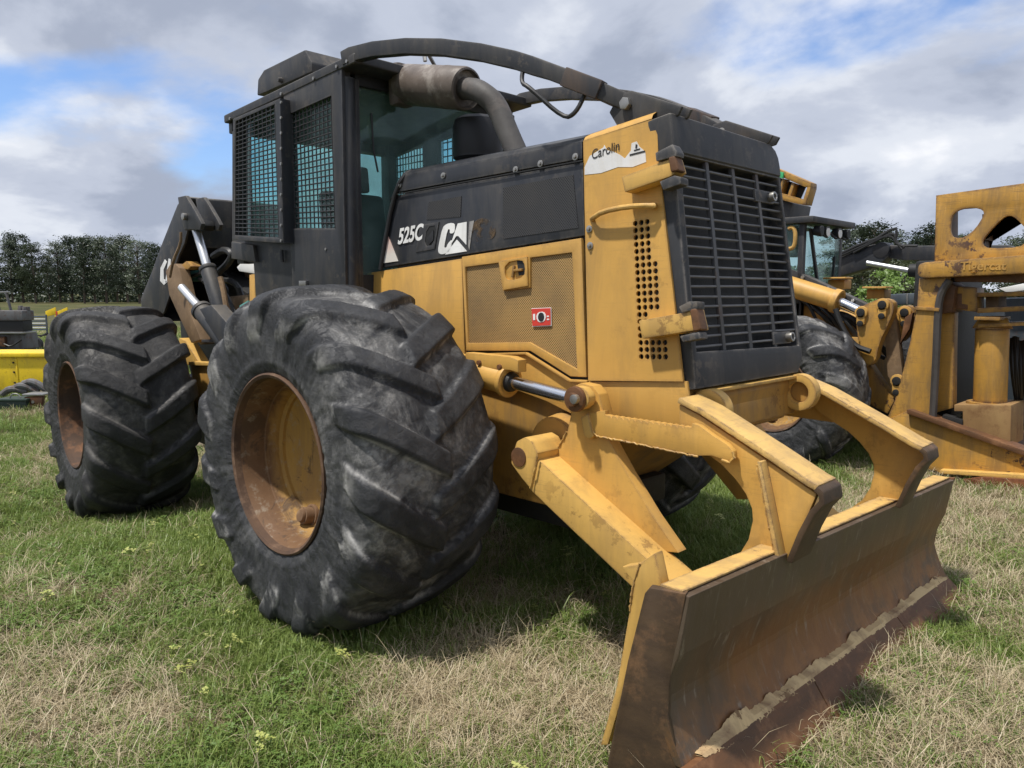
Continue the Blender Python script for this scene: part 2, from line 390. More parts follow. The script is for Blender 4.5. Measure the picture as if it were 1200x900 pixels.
def holed(outer, holes, thick, mapf):
    """flat plate with openings; outer/holes are 2-D; mapf maps (a, b, depth) to the world"""
    cu = bpy.data.curves.new('plate', 'CURVE'); cu.dimensions = '2D'; cu.fill_mode = 'BOTH'; cu.extrude = thick/2
    for pts in [outer]+list(holes):
        sp = cu.splines.new('POLY'); sp.points.add(len(pts)-1); sp.use_cyclic_u = True
        for p, q in zip(sp.points, pts): p.co = (q[0], q[1], 0, 1)
    o = bpy.data.objects.new('plate', cu); COL.objects.link(o)
    dg = bpy.context.evaluated_depsgraph_get(); me = bpy.data.meshes.new_from_object(o.evaluated_get(dg))
    mb = MB(); mb.mesh(me); mb.xf(lambda p: mapf(p.x, p.y, p.z+thick/2))
    bpy.data.objects.remove(o); bpy.data.curves.remove(cu); bpy.data.meshes.remove(me)
    # weld
    bm = bmesh.new(); tmp = bpy.data.meshes.new('t'); tmp.from_pydata(mb.v, [], mb.f); bm.from_mesh(tmp)
    bmesh.ops.remove_doubles(bm, verts=bm.verts, dist=1e-5)
    bmesh.ops.dissolve_limit(bm, angle_limit=R(1), verts=bm.verts, edges=bm.edges)
    bm.to_mesh(tmp); bm.free(); r = MB(); r.mesh(tmp); bpy.data.meshes.remove(tmp); return r
def letters(txt, size, origin, xd, yd, off=0., thick=.003, shear=0., sx=1.):
    cu = bpy.data.curves.new('t', 'FONT'); cu.body = txt; cu.size = size; cu.offset = off; cu.extrude = thick/2; cu.shear = shear
    o = bpy.data.objects.new('t', cu); COL.objects.link(o)
    dg = bpy.context.evaluated_depsgraph_get(); me = bpy.data.meshes.new_from_object(o.evaluated_get(dg))
    xd = Vector(xd).normalized(); yd = Vector(yd).normalized(); nd = xd.cross(yd)
    mb = MB(); mb.mesh(me); mb.xf(lambda p: Vector(origin)+xd*(p.x*sx)+yd*p.y+nd*p.z)
    bpy.data.objects.remove(o); bpy.data.curves.remove(cu); bpy.data.meshes.remove(me); return mb
def smooth_poly(pts, it=2):
    P = [tuple(p) for p in pts]
    for _ in range(it):
        Q = []
        for a, b in zip(P, P[1:]+P[:1]):
            Q += [tuple(a[k]*.75+b[k]*.25 for k in range(len(a))), tuple(a[k]*.25+b[k]*.75 for k in range(len(a)))]
        P = Q
    return P
def py(pts, y): return [at(u, v, y=y) for u, v in pts]
def mirror(mb):
    r = MB(); r.v = [(x, -y, z) for x, y, z in mb.v]; r.f = [f[::-1] for f in mb.f]; r.fm = list(mb.fm); return r

# ------------------------------------------------------------------ ground
def gz(x, y):
    x = np.asarray(x, float); y = np.asarray(y, float)
    z = -.15*sstep(-1.2, -3.2, x)-.05*sstep(2.0, 4.5, -x)
    p = np.stack([x, y, 0*x], -1)
    r = np.hypot(x-2, y+1)
    return z+(fbm(p*.9, 3, 5)-.5)*.09*np.exp(-r/40)+(fbm(p*4, 2, 6)-.5)*.02*np.exp(-r/15)
def dryness(x, y):
    """0 green .. 1 dead straw; patches about a metre across, more straw on the blade's side"""
    x = np.asarray(x, float); y = np.asarray(y, float); p = np.stack([x, y, 0*x], -1)
    d = .55*fbm(p*.85+7.1, 4, 21)+.45*fbm(p*3.1+1.7, 3, 22)
    d = d+.155*sstep(.8, 2.4, x+.25*y)-.055+.05*sstep(5, 30, np.hypot(x, y))
    d = d+.13*np.exp(-((x-1.0)**2+(y+.45)**2)/.45)+.16*np.exp(-((x-1.35)**2+(y+1.25)**2)/.40)+.10*np.exp(-((x-2.6)**2+(y+.2)**2)/.5)+.11*np.exp(-((x+.2)**2+(y+2.6)**2)/.25)
    return d
def m_ground():
    m, nt, b = mat('field_soil_and_turf'); n = NB(nt)
    at_ = n.N('ShaderNodeAttribute'); at_.attribute_name = 'dry'
    f1 = n.noise(3.0, 8, .7); f2 = n.noise(.06, 6, .6)
    k = n.math('ADD', n.math('MULTIPLY', n.math('SUBTRACT', f1, .5), .5), at_.outputs['Fac'])
    c = n.mix(n.ramp(k, [(.42, 0.), (.62, 1.)]), (.045, .062, .018), (.16, .13, .07))
    c = n.mix(n.ramp(f2, [(.35, 0.), (.65, .5)]), c, (.13, .145, .05))
    c = n.mix(n.ramp(n.noise(40, 5, .7), [(.4, .6), (.7, 0.)]), c, (.045, .038, .02))
    n.L(c, b.inputs['Base Color']); b.inputs['Roughness'].default_value = .95; b.inputs['Specular IOR Level'].default_value = .1
    n.bump(n.noise(22, 8, .75), .6, .03, b); return m
def build_ground():
    n = 260; t = np.linspace(-1, 1, n); k = 7.2
    c = np.sinh(k*t)/math.sinh(k)*4000
    X, Y = np.meshgrid(c+1.5, c-1.0, indexing='ij'); Z = gz(X, Y)
    v = np.stack([X, Y, Z], -1).reshape(-1, 3)
    i = np.arange(n*n).reshape(n, n); f = np.stack([i[:-1, :-1], i[1:, :-1], i[1:, 1:], i[:-1, 1:]], -1).reshape(-1, 4)
    me = bpy.data.meshes.new('ground'); me.from_pydata(v.tolist(), [], f.tolist()); me.materials.append(m_ground())
    a = me.attributes.new('dry', 'FLOAT', 'POINT'); a.data.foreach_set('value', dryness(X, Y).reshape(-1))
    me.polygons.foreach_set('use_smooth', [True]*len(me.polygons))
    o = bpy.data.objects.new('ground', me); COL.objects.link(o); o['kind'] = 'structure'
build_ground()

# ------------------------------------------------------------------ grass (instanced tufts)
def m_leaf(name, c1, c2, sss=.35, tip=None):
    m, nt, b = mat(name); nt.nodes.remove(b); n = NB(nt); out = nt.nodes['Material Output']
    oi = n.N('ShaderNodeObjectInfo')
    c = n.mix(oi.outputs['Random'], c1, c2)
    c = n.mix(n.ramp(n.noise(9, 3, .5), [(.35, 0.), (.7, .45)]), c, tuple(.5*(a+b2)*1.25 for a, b2 in zip(c1, c2)) if not tip else tip)
    d = n.N('ShaderNodeBsdfDiffuse'); n.L(c, d.inputs[0]); t = n.N('ShaderNodeBsdfTranslucent'); n.L(c, t.inputs[0])
    g = n.N('ShaderNodeBsdfGlossy'); g.inputs['Roughness'].default_value = .45; g.inputs[0].default_value = (.9, .9, .9, 1)
    mx = n.N('ShaderNodeMixShader'); mx.inputs[0].default_value = sss; n.L(d.outputs[0], mx.inputs[1]); n.L(t.outputs[0], mx.inputs[2])
    m2 = n.N('ShaderNodeMixShader'); m2.inputs[0].default_value = .03; n.L(mx.outputs[0], m2.inputs[1]); n.L(g.outputs[0], m2.inputs[2])
    n.L(m2.outputs[0], out.inputs[0]); return m
M['blade_green'] = m_leaf('grass_blade_green', (.12, .20, .034), (.26, .33, .085), tip=(.31, .34, .12))
M['blade_dry'] = m_leaf('grass_blade_straw', (.44, .365, .23), (.60, .52, .36), .25, tip=(.32, .24, .14))
M['blade_dead'] = m_leaf('grass_blade_brown', (.17, .12, .07), (.30, .22, .13), .2)
M['clover'] = m_leaf('clover_leaf', (.11, .185, .04), (.17, .25, .06))
M['flower'] = m_leaf('pale_weed_tip', (.42, .46, .12), (.5, .5, .2))
def tuft(name, m, nb, h, spread, w, lean, seed, flat=0.):
    r = random.Random(seed); mb = MB()
    for _ in range(nb):
        a = r.uniform(0, 6.283); rad = spread*math.sqrt(r.random()); bx, by = rad*math.cos(a), rad*math.sin(a)
        hh = h*r.uniform(.45, 1.15); da = r.uniform(0, 6.283); le = lean*r.uniform(.2, 1.3)*hh
        dx, dy = math.cos(da)*le, math.sin(da)*le; sx, sy = -math.sin(da)*w, math.cos(da)*w
        tw = r.uniform(.6, 1.2); hh *= 1-flat*r.random()
        p = [(bx, by, -.01), (bx+dx*.25, by+dy*.25, hh*.5), (bx+dx*.65, by+dy*.65, hh*.85), (bx+dx*1.1, by+dy*1.1, hh*(1-.25*lean*r.random()))]
        vs = []
        for (x, y, z), ww in zip(p[:3], (tw, tw*.85, tw*.55)): vs += [(x-sx*ww, y-sy*ww, z), (x+sx*ww, y+sy*ww, z)]
        mb.add(vs+[p[3]], [(0, 1, 3, 2), (2, 3, 5, 4), (4, 5, 6)])
    me = bpy.data.meshes.new(name); me.from_pydata(mb.v, [], mb.f); me.materials.append(m)
    return bpy.data.objects.new(name, me)
def clover(name, m, nb, seed, h=.05, spr=.06, sz=.010):
    r = random.Random(seed); mb = MB()
    for _ in range(nb):
        a = r.uniform(0, 6.283); rad = spr*math.sqrt(r.random()); x, y, z = rad*math.cos(a), rad*math.sin(a), h*r.uniform(.35, 1.)
        for k in range(3):
            t = a+k*2.094+r.uniform(-.2, .2); s = sz*r.uniform(.7, 1.3); dx, dy = math.cos(t), math.sin(t); tz = r.uniform(-.3, .4)*s
            mb.add([(x, y, z), (x+dx*s*.8-dy*s*.6, y+dy*s*.8+dx*s*.6, z+tz), (x+dx*s*1.5, y+dy*s*1.5, z+tz*1.3), (x+dx*s*.8+dy*s*.6, y+dy*s*.8-dx*s*.6, z+tz)], [(0, 1, 2, 3)])
        mb.add([(x, y, z), (x+.001, y, 0), (x-.001, y+.001, 0)], [(0, 1, 2)])
    me = bpy.data.meshes.new(name); me.from_pydata(mb.v, [], mb.f); me.materials.append(m)
    return bpy.data.objects.new(name, me)
def scatter(name, variants, pts, scl, label=None):
    coll = bpy.data.collections.new(name+'_tufts')
    for o in variants: coll.objects.link(o)
    n = len(pts); me = bpy.data.meshes.new(name); me.vertices.add(n); me.vertices.foreach_set('co', np.asarray(pts, np.float32).reshape(-1))
    for an, ty, dat in (('idx', 'INT', nrg.integers(0, len(variants), n)), ('scl', 'FLOAT', scl)):
        a = me.attributes.new(an, ty, 'POINT'); a.data.foreach_set('value', np.asarray(dat))
    rot = np.stack([nrg.normal(0, .14, n), nrg.normal(0, .14, n), nrg.uniform(0, 6.283, n)], -1).astype(np.float32)
    a = me.attributes.new('rot', 'FLOAT_VECTOR', 'POINT'); a.data.foreach_set('vector', rot.reshape(-1))
    o = bpy.data.objects.new(name, me); COL.objects.link(o); o['kind'] = 'stuff'
    for v in variants:
        for mm in v.data.materials:
            if mm.name not in me.materials: me.materials.append(mm)
    ng = bpy.data.node_groups.new(name, 'GeometryNodeTree')
    ng.interface.new_socket('Geometry', in_out='INPUT', socket_type='NodeSocketGeometry')
    ng.interface.new_socket('Geometry', in_out='OUTPUT', socket_type='NodeSocketGeometry')
    N = ng.nodes.new; L = ng.links.new
    gi = N('NodeGroupInput'); go = N('NodeGroupOutput'); ip = N('GeometryNodeInstanceOnPoints'); ci = N('GeometryNodeCollectionInfo')
    ci.inputs[0].default_value = coll; ci.inputs[1].default_value = True; ci.inputs[2].default_value = True
    def attr(nm, ty):
        a = N('GeometryNodeInputNamedAttribute'); a.data_type = ty; a.inputs[0].default_value = nm; return [q for q in a.outputs if q.enabled and q.name == 'Attribute'][0]
    L(gi.outputs[0], ip.inputs['Points']); L(ci.outputs[0], ip.inputs['Instance']); ip.inputs['Pick Instance'].default_value = True
    L(attr('idx', 'INT'), ip.inputs['Instance Index']); L(attr('rot', 'FLOAT_VECTOR'), ip.inputs['Rotation']); L(attr('scl', 'FLOAT'), ip.inputs['Scale'])
    L(ip.outputs[0], go.inputs[0])
    md = o.modifiers.new('scatter', 'NODES'); md.node_group = ng
    return tag(o, label)
def sector(n, r0, r1, half=R(46)):
    r = np.sqrt(nrg.uniform(r0*r0, r1*r1, n)); a = YAW+nrg.uniform(-half, half, n)
    return CAM.x+r*np.cos(a), CAM.y+r*np.sin(a), r
def build_grass():
    rings = [(1.6, 4.2, 900), (4.2, 7, 520), (7, 12, 260), (12, 22, 75), (22, 45, 16)]
    gx, gy, gr = [np.concatenate(q) for q in zip(*[sector(int(dn*(R(46))*(b*b-a*a)), a, b) for a, b, dn in rings])]
    d = dryness(gx, gy)+nrg.normal(0, .075, len(gx))
    far = 1+.055*np.clip(gr-3, 0, 40)
    z = gz(gx, gy); P = np.stack([gx, gy, z], -1)
    # the tyre print at the near front wheel stays short
    press = 1-.75*np.exp(-((gx-0)**2/.22**2+(gy+1.14)**2/.30**2))
    s = nrg.uniform(.65, 1.25, len(gx))*far*press
    q = nrg.random(len(gx))
    dry = (d > .56) & (q > .15); dead = (~dry) & (d > .49) & (q > .62)
    grn = ~(dry | dead)
    clv = grn & (fbm(P*1.6+3, 3, 33)+nrg.normal(0, .07, len(gx)) > .52) & (nrg.random(len(gx)) < .5) & (gr < 14)
    grn &= ~clv
    keep_dry = dry & (nrg.random(len(gx)) < .8)
    T = lambda nm, mk, k, **kw: [tuft(nm, M[mk], seed=50+i, **kw) for i in range(k)]
    scatter('green_grass', T('grass_tuft', 'blade_green', 4, nb=24, h=.070, spread=.055, w=.0020, lean=.75), P[grn], s[grn])
    scatter('dry_grass', T('straw_tuft', 'blade_dry', 4, nb=22, h=.098, spread=.06, w=.0015, lean=1.5, flat=.75), P[keep_dry], s[keep_dry])
    scatter('dead_grass', T('dead_tuft', 'blade_dead', 3, nb=16, h=.055, spread=.06, w=.0016, lean=1.6, flat=.8), P[dead | (dry & ~keep_dry)], s[dead | (dry & ~keep_dry)])
    scatter('clover_patch', [clover('clover_tuft', M['clover'], 14, i, .055, .07, .0070) for i in range(3)], P[clv], s[clv])
    wx, wy, wr = sector(1500, 1.7, 9); k = (fbm(np.stack([wx, wy, 0*wx], -1)*1.3+9, 3, 44) > .5) & (dryness(wx, wy) < .55)
    W = np.stack([wx, wy, gz(wx, wy)], -1)[k]
    scatter('broad_grass', T('broad_tuft', 'blade_green', 3, nb=16, h=.115, spread=.05, w=.0032, lean=.9), W, nrg.uniform(.55, 1.1, len(W)))
    # scattered tall stalks and pale weed tips
    wx, wy, wr = sector(2600, 1.8, 9); dw = dryness(wx, wy); k = (nrg.random(len(wx)) < .55)
    W = np.stack([wx, wy, gz(wx, wy)], -1)[k]
    scatter('tall_straw', T('stalk_tuft', 'blade_dry', 3, nb=5, h=.17, spread=.03, w=.0013, lean=.8), W, nrg.uniform(.5, 1.1, len(W)))
    wx, wy, wr = sector(260, 1.8, 9); W = np.stack([wx, wy, gz(wx, wy)], -1)[dryness(wx, wy) < .53]
    scatter('weed_flowers', [clover('weed_tuft', M['flower'], 5, 90+i, .10, .03, .011) for i in range(2)], W, nrg.uniform(.6, 1.1, len(W)))
build_grass()

# ------------------------------------------------------------------ trees
def m_bark():
    m, nt, b = mat('pine_bark'); n = NB(nt)
    c = n.mix(n.ramp(n.noise(6, 6, .7, stretch=(3, 3, .6)), [(.35, 0.), (.65, 1.)]), (.07, .05, .038), (.17, .135, .105))
    n.L(c, b.inputs['Base Color']); b.inputs['Roughness'].default_value = .9; return m
M['bark'] = m_bark()
M['pine'] = m_leaf('pine_needles', (.036, .052, .032), (.066, .086, .050), .2)
M['oak'] = m_leaf('dull_green_leaves', (.055, .070, .032), (.085, .10, .045), .25)
M['bush'] = m_leaf('fresh_green_leaves', (.12, .20, .04), (.17, .26, .06), .35)
M['twig'] = m_leaf('bare_twigs', (.10, .085, .065), (.16, .14, .11), .1)
def tree_meshes(kind, H, seed):
    r = random.Random(seed); tr = MB(); cr = MB()
    if kind == 'pine': zb, nc, cr_r, nl, ls = .16, 84, .165, 88, .0115
    elif kind == 'oak': zb, nc, cr_r, nl, ls = .12, 60, .34, 55, .017
    else: zb, nc, cr_r, nl, ls = .02, 55, .55, 60, .028
    lean = (r.uniform(-.04, .04)*H, r.uniform(-.04, .04)*H)
    if kind != 'bush':
        tr.tube([(0, 0, -.3), (lean[0]*.4, lean[1]*.4, H*.4), (lean[0], lean[1], H*.93)], [H*.016, H*.012, H*.003], 7)
    for c in range(nc):
        t = zb+(1-zb)*(c+r.random())/nc
        if kind == 'pine': env = cr_r*(.35+.65*math.sin(min(1, (1-t)*1.5+.12)*math.pi*.62))*(.5 if t < .38 and r.random() < .6 else 1)
        else: env = cr_r*math.sqrt(max(.04, 1-((t-.52)/.52)**2))
        a = r.uniform(0, 6.283); rad = env*math.sqrt(r.uniform(.12, 1))*H
        cx, cy, cz = lean[0]*t+rad*math.cos(a), lean[1]*t+rad*math.sin(a), H*t
        if kind != 'bush' and c % 2 == 0:
            tr.tube([(lean[0]*t*.9, lean[1]*t*.9, H*max(.05, t-.07)), (cx*.6+lean[0]*t*.4, cy*.6+lean[1]*t*.4, cz-.02*H), (cx, cy, cz)], [H*.005, H*.003, H*.001], 4)
        cs = H*r.uniform(.028, .062)*(1.3 if kind == 'bush' else 1)
        for _ in range(nl):
            d = Vector((r.gauss(0, 1), r.gauss(0, 1), r.gauss(0, .55))); p = Vector((cx, cy, cz))+d*cs*.8
            u = Vector((r.gauss(0, 1), r.gauss(0, 1), r.gauss(0, 1))).normalized(); w = u.orthogonal().normalized(); s = H*ls*r.uniform(.5, 1.2)
            cr.add([p-u*s, p+w*s*.55, p+u*s, p-w*s*.55], [(0, 1, 2, 3)])
    out = []
    for mb, mk, nm in ((tr, 'bark', 'trunk'), (cr, kind, 'crown')):
        if not mb.v: continue
        me = bpy.data.meshes.new(nm); me.from_pydata(mb.v, [], mb.f); me.materials.append(M[mk]); out.append((nm, me))
    return out
TREE = {k: [tree_meshes(k, 1.0, 100*i+len(k)) for i in range(5 if k == 'pine' else 3)] for k in ('pine', 'oak', 'bush')}
tcount = 0
def plant(kind, px, depth, top_v, label, group=None, name='pine_tree', cat='tree', wide=1., half=None):
    """stands at the distance 'depth' in the direction of column px, its top at row top_v"""
    global tcount
    d = ray(px, 344); d = Vector((d.x, d.y, 0)); s = depth/d.dot(Vector((c_f.x, c_f.y, 0)).normalized()); p = Vector((CAM.x, CAM.y, 0))+d*s
    g = float(gz(p.x, p.y)); h = (344-top_v)/FPX*depth+CAM.z-g
    t = thing(name, (p.x, p.y, g), label, cat, group); tcount += 1
    k = TREE[kind][tcount % len(TREE[kind])]
    for nm, me in k:
        o = bpy.data.objects.new(nm, me); COL.objects.link(o); o.parent = t
        o.scale = (h*wide, h*wide, h); o.rotation_euler = (0, 0, tcount*1.7)
    return t
def build_trees():
    tops = [(-70, 285), (-45, 296), (-22, 284), (-4, 292), (14, 284), (28, 276), (42, 287), (58, 300), (70, 286), (84, 280), (98, 279), (111, 283), (124, 280), (137, 284), (150, 279), (163, 283), (176, 287), (189, 290), (204, 293), (222, 288), (241, 295)]
    lab = {-70: 'pine outside the left edge of the far treeline', -45: 'second pine outside the left edge of the far treeline', -22: 'pine just past the left edge of the far treeline',
           -4: 'leftmost thin pine in the far treeline, cut by the photo edge', 14: 'broad dark pine at the left, above the scrap trailer frame', 28: 'tallest broad pine near the left edge of the far treeline',
           42: 'dark pine just left of the thin pale gap in the treeline', 58: 'thin see-through pine standing in the pale gap of the treeline', 70: 'pine just right of the pale gap in the far treeline',
           84: 'dark pine above the yellow field barriers', 98: 'tall full pine left of the middle of the dense tree block', 111: 'dense pine over the top of the rear tyre',
           124: 'dense pine second to the left of the black grapple tong', 137: 'dense pine third from the black grapple tong', 150: 'rounded pine close beside the black grapple tong', 163: 'last pine in view, touching the black grapple tong',
           176: 'pine hidden behind the black grapple tong', 189: 'second pine hidden behind the black grapple tong'}
    for i, (px, tv) in enumerate(tops):
        if px not in lab: continue
        plant('pine', px, 150+rng.uniform(-4, 22), tv, lab[px], 'pines in the far left treeline', wide=(1.3, 1.1, 1.2)[i % 3] if tv < 292 else .7)
    # dark understorey filling the foot of the wood
    mb = MB(); r = random.Random(4)
    for _ in range(30000):
        px = r.uniform(-110, 1000); dp = 168+r.uniform(0, 26); d = ray(px, 344); s = dp/d.dot(Vector((c_f.x, c_f.y, 0)).normalized())
        p = Vector((CAM.x+d.x*s, CAM.y+d.y*s, -.2+8.0*r.random()**1.25)); u = Vector((r.gauss(0, 1), r.gauss(0, 1), r.gauss(0, 1))).normalized(); w = u.orthogonal().normalized(); q = r.uniform(.25, .6)
        mb.add([p-u*q, p+w*q*.6, p+u*q, p-w*q*.6], [(0, 1, 2, 3)])
    o = mb.build('undergrowth', M['pine'], recalc=False); o['kind'] = 'stuff'
    right = [(985, 272, 72, 'pine rising right beside the dark cab of the feller buncher'), (1003, 268, 75, 'lacy pine left of the bend in the crane hoses'), (1022, 265, 70, 'tallest lacy pine behind the crane hoses'),
             (1040, 274, 78, 'pine right behind the peak of the crane hoses'), (1062, 288, 80, 'low pine in the gap right of the crane hoses'), (1078, 277, 74, 'pine left of the felling head, above the black crane stick'), (1092, 266, 70, 'pine touching the left edge of the felling head plate'),
             (1125, 276, 76, 'pine seen through the left cutout of the felling head'), (1186, 281, 74, 'pine seen through the right cutout of the felling head'), (1212, 272, 76, 'pine past the right edge, behind the felling head')]
    for px, tv, dp, lb in right: plant('pine', px, dp, tv, lb, 'pines behind the parked machines', wide=1.5)
    for px, tv, dp, lb in [(968, 312, 52, 'olive scrub tree behind the dark cab glass'), (990, 306, 50, 'olive scrub tree just right of the dark cab'), (1012, 310, 54, 'olive scrub tree under the middle of the crane boom'), (1035, 304, 52, 'olive scrub tree left of the bright green bush'),
                           (1060, 308, 50, 'olive scrub tree directly behind the bright green bush'), (1088, 306, 53, 'olive scrub tree beside the post of the felling head'), (1145, 305, 51, 'olive scrub tree behind the clamp of the felling head'), (1190, 306, 53, 'olive scrub tree at the right edge behind the shelves')]:
        plant('oak', px, dp, tv, lb, 'scrub trees in the hedge', name='scrub_tree', wide=1.7)
    plant('bush', 1056, 27, 317, 'bright green bush between the scissor links and the black crane arm', name='green_bush', cat='bush', wide=1.0)
build_trees()

# ------------------------------------------------------------------ tyres and rims
def tyre_mesh(name, m, lug=.05, nl=14, D=.27, seed=1, wear=.3, rot=0., axle=.86, hw0=.043, rs=1., ws=1., NS=78, NT=462, prot=1.):
    """worn diagonal-bar tyre, axle along Y, outer side at -Y, forward +X"""
    ctl = [(.345, .432), (.372, .455), (.392, .53), (.402, .62), (.402, .70), (.392, .765), (.366, .815), (.30, .846), (.19, .862), (.09, .868)]
    ctl = [(.36+(w-.36)*ws if w > .36 else w, .432+(r-.432)*rs) for w, r in ctl]
    ctl = [(-w, r) for w, r in ctl]+[(0, .432+.438*rs)]+[(w, r) for w, r in ctl[::-1]]
    P = np.array(ctl); t = np.concatenate([[0], np.cumsum(np.hypot(*np.diff(P, axis=0).T))])
    u = np.linspace(0, t[-1], NS); W = np.interp(u, t, P[:, 0]); Rr = np.interp(u, t, P[:, 1])
    for _ in range(3):
        W[1:-1] = (W[:-2]+2*W[1:-1]+W[2:])/4; Rr[1:-1] = (Rr[:-2]+2*Rr[1:-1]+Rr[2:])/4
    dW = np.gradient(W); dR = np.gradient(Rr); ln = np.hypot(dW, dR); nw, nr = -dR/ln, dW/ln
    c = u-t[-1]/2
    th = np.linspace(0, 2*np.pi, NT, endpoint=False)
    C, T = np.meshgrid(c, th); Rg = .87
    arc = T*Rg; pitch = 2*np.pi*Rg/nl
    rr = np.random.default_rng(seed); H = np.zeros_like(C)
    c1 = .40
    for side in (-1, 1):
        s = side*C; tt = np.clip(s/c1, -.2, 1.6)
        off = (.5 if side > 0 else 0)*pitch
        cen = D*np.clip(tt, -.2, 1.3)**1 *(.85+.15*np.clip(tt, 0, 1))
        rel = arc-off-cen; k = np.round(rel/pitch); dist = np.abs(rel-k*pitch)*.80
        jw = rr.uniform(1-wear*.35, 1+.1, nl)[k.astype(int) % nl]; jh = rr.uniform(1-wear, 1, nl)[k.astype(int) % nl]
        je = rr.uniform(-.025, .025, nl)[k.astype(int) % nl]
        hw = hw0*jw*(1+.25*np.clip(tt, 0, 1))
        h = (1-sstep(hw-.006, hw+.018, dist))*sstep(-.045+je, -.012+je, s)*(1-sstep(.455+je, .56+je, s))*jh
        H = np.maximum(H, h)
    th3 = np.stack([np.cos(T)*4, np.sin(T)*4, C*4], -1)
    n1 = fbm(th3*1.2, 4, seed); n2 = fbm(th3*4., 3, seed+9)
    H = H*(1-wear*.45*np.clip((n1-.45)*4, 0, 1))
    side_rib = .006*np.exp(-((np.abs(C)-.66)/.012)**2)
    H = H*(1-(1-prot)*sstep(.36, .46, np.abs(C)))
    disp = H*lug+(n2-.5)*(.010+.014*wear)*(1-.7*H)+(n1-.5)*.02*wear+side_rib
    w = W[None, :]+nw[None, :]*disp; r = Rr[None, :]+nr[None, :]*disp
    TT = T+rot
    X = r*np.cos(TT); Z = r*np.sin(TT); Y = w.copy()
    # weight on the ground: flat foot and a slight bulge
    low = np.clip((-Z-(axle-.10))/.1, 0, None); Y = Y*(1+.03*np.clip(low, 0, 1.2))
    Z = np.where(Z < -axle-.02, -axle-.02-(-Z-axle-.02)*.2, Z)
    v = np.stack([X, Y, Z], -1).reshape(-1, 3)
    i = np.arange(NT*NS).reshape(NT, NS); j = np.roll(i, -1, 0)
    f = np.stack([i[:, :-1], i[:, 1:], j[:, 1:], j[:, :-1]], -1).reshape(-1, 4)
    me = bpy.data.meshes.new(name); me.from_pydata(v.tolist(), [], f.tolist()); me.materials.append(m)
    a = me.attributes.new('tread', 'FLOAT', 'POINT'); a.data.foreach_set('value', (1-sstep(.30, .47, np.abs(C))).reshape(-1))
    a = me.attributes.new('lug', 'FLOAT', 'POINT'); a.data.foreach_set('value', np.clip(H, 0, 1).reshape(-1))
    me.polygons.foreach_set('use_smooth', [True]*len(me.polygons)); return me
TY_F = tyre_mesh('tyre', M['rubber_front'], .042, 15, .27, 3, .35, .10, axle=.80, hw0=.047, rs=.925, ws=.55, NS=104, NT=700, prot=.55)
TY_R = tyre_mesh('tyre', M['rubber_rear'], .056, 14, .27, 5, .2, .22, hw0=.045, rs=.95, ws=.8, NS=96, NT=620, prot=.8)
def wheel(parent, tyre_me, loc, az=0., inner=1, rmat='rim', scale=1.):
    """rim > tyre; outer side at -Y when inner = 1, mirrored when -1"""
    mb = MB()
    O = Vector((0, 0, 0)); ax = Vector((0, 1, 0)); y0 = -.362
    mb.mi = 1
    mb.lathe([(.432, .03), (.447, .012), (.447, -.006), (.438, -.012), (.424, -.004), (.418, .03)], Vector((0, y0, 0)), ax, 72)
    mb.mi = 0
    mb.lathe([(.418, .03), (.408, .06), (.398, .10), (.392, .15), (.386, .155), (.380, .19), (.374, .20), (.372, .225), (.352, .235), (.350, .252), (.33, .262), (.25, .275), (.12, .283), (.001, .285)], Vector((0, y0, 0)), ax, 72)
    mb.lathe([(.432, .03), (.41, .1), (.40, .62), (.432, .69)], Vector((0, y0, 0)), ax, 48)
    mb.lathe([(.447, .735), (.447, .72), (.40, .66), (.30, .50), (.001, .50)], Vector((0, y0, 0)), ax, 40)
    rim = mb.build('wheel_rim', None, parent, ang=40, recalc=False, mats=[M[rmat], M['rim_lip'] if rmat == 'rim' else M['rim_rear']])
    S = Matrix.Diagonal((scale, scale*inner, scale, 1))
    rim.matrix_basis = Matrix.Translation(loc) @ Matrix.Rotation(az, 4, 'Z') @ S
    if inner > 0 and rmat == 'rim':
        pl = MB(); p = Vector((-.085, y0+.262, -.325))
        pl.cyl(p+Vector((0, .03, -.01)), p+Vector((0, -.075, .012)), .046, .044, 18); pl.cyl(p+Vector((0, -.075, .012)), p+Vector((0, -.092, .016)), .036, .032, 18); pl.ring(p+Vector((0, -.01, 0)), p+Vector((0, -.03, .004)), .058, .044, 18)
        o = pl.build('fill_plug', M['plug'], None, .004); o.parent = rim
        v = MB(); p = Vector((.30*math.cos(R(75)), y0+.262, .30*math.sin(R(75)))); v.cyl(p, p+Vector((0, -.03, 0)), .012, .01, 8)
        o = v.build('valve', M['steel']); o.parent = rim
    t = bpy.data.objects.new('tyre', tyre_me); COL.objects.link(t); t.parent = rim
    return rim

# ------------------------------------------------------------------ the skidder
SK = thing('log_skidder', (0, 0, 0), 'large yellow and black log skidder with caged cab and rusty front blade in the foreground', 'skidder')
AX_R = R(-3.97)
PIV = Vector((-1.75, 0, 0))
def rear(p): return PIV + Matrix.Rotation(AX_R, 3, 'Z') @ (Vector(p)-PIV) + Vector((0, 0, -.175))
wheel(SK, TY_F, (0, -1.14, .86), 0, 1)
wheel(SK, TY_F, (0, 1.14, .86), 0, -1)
wheel(SK, TY_R, rear((-3.53, -1.14, .86)), AX_R, 1, 'rim_rear')
wheel(SK, TY_R, rear((-3.53, 1.14, .86)), AX_R, -1, 'rim_rear')

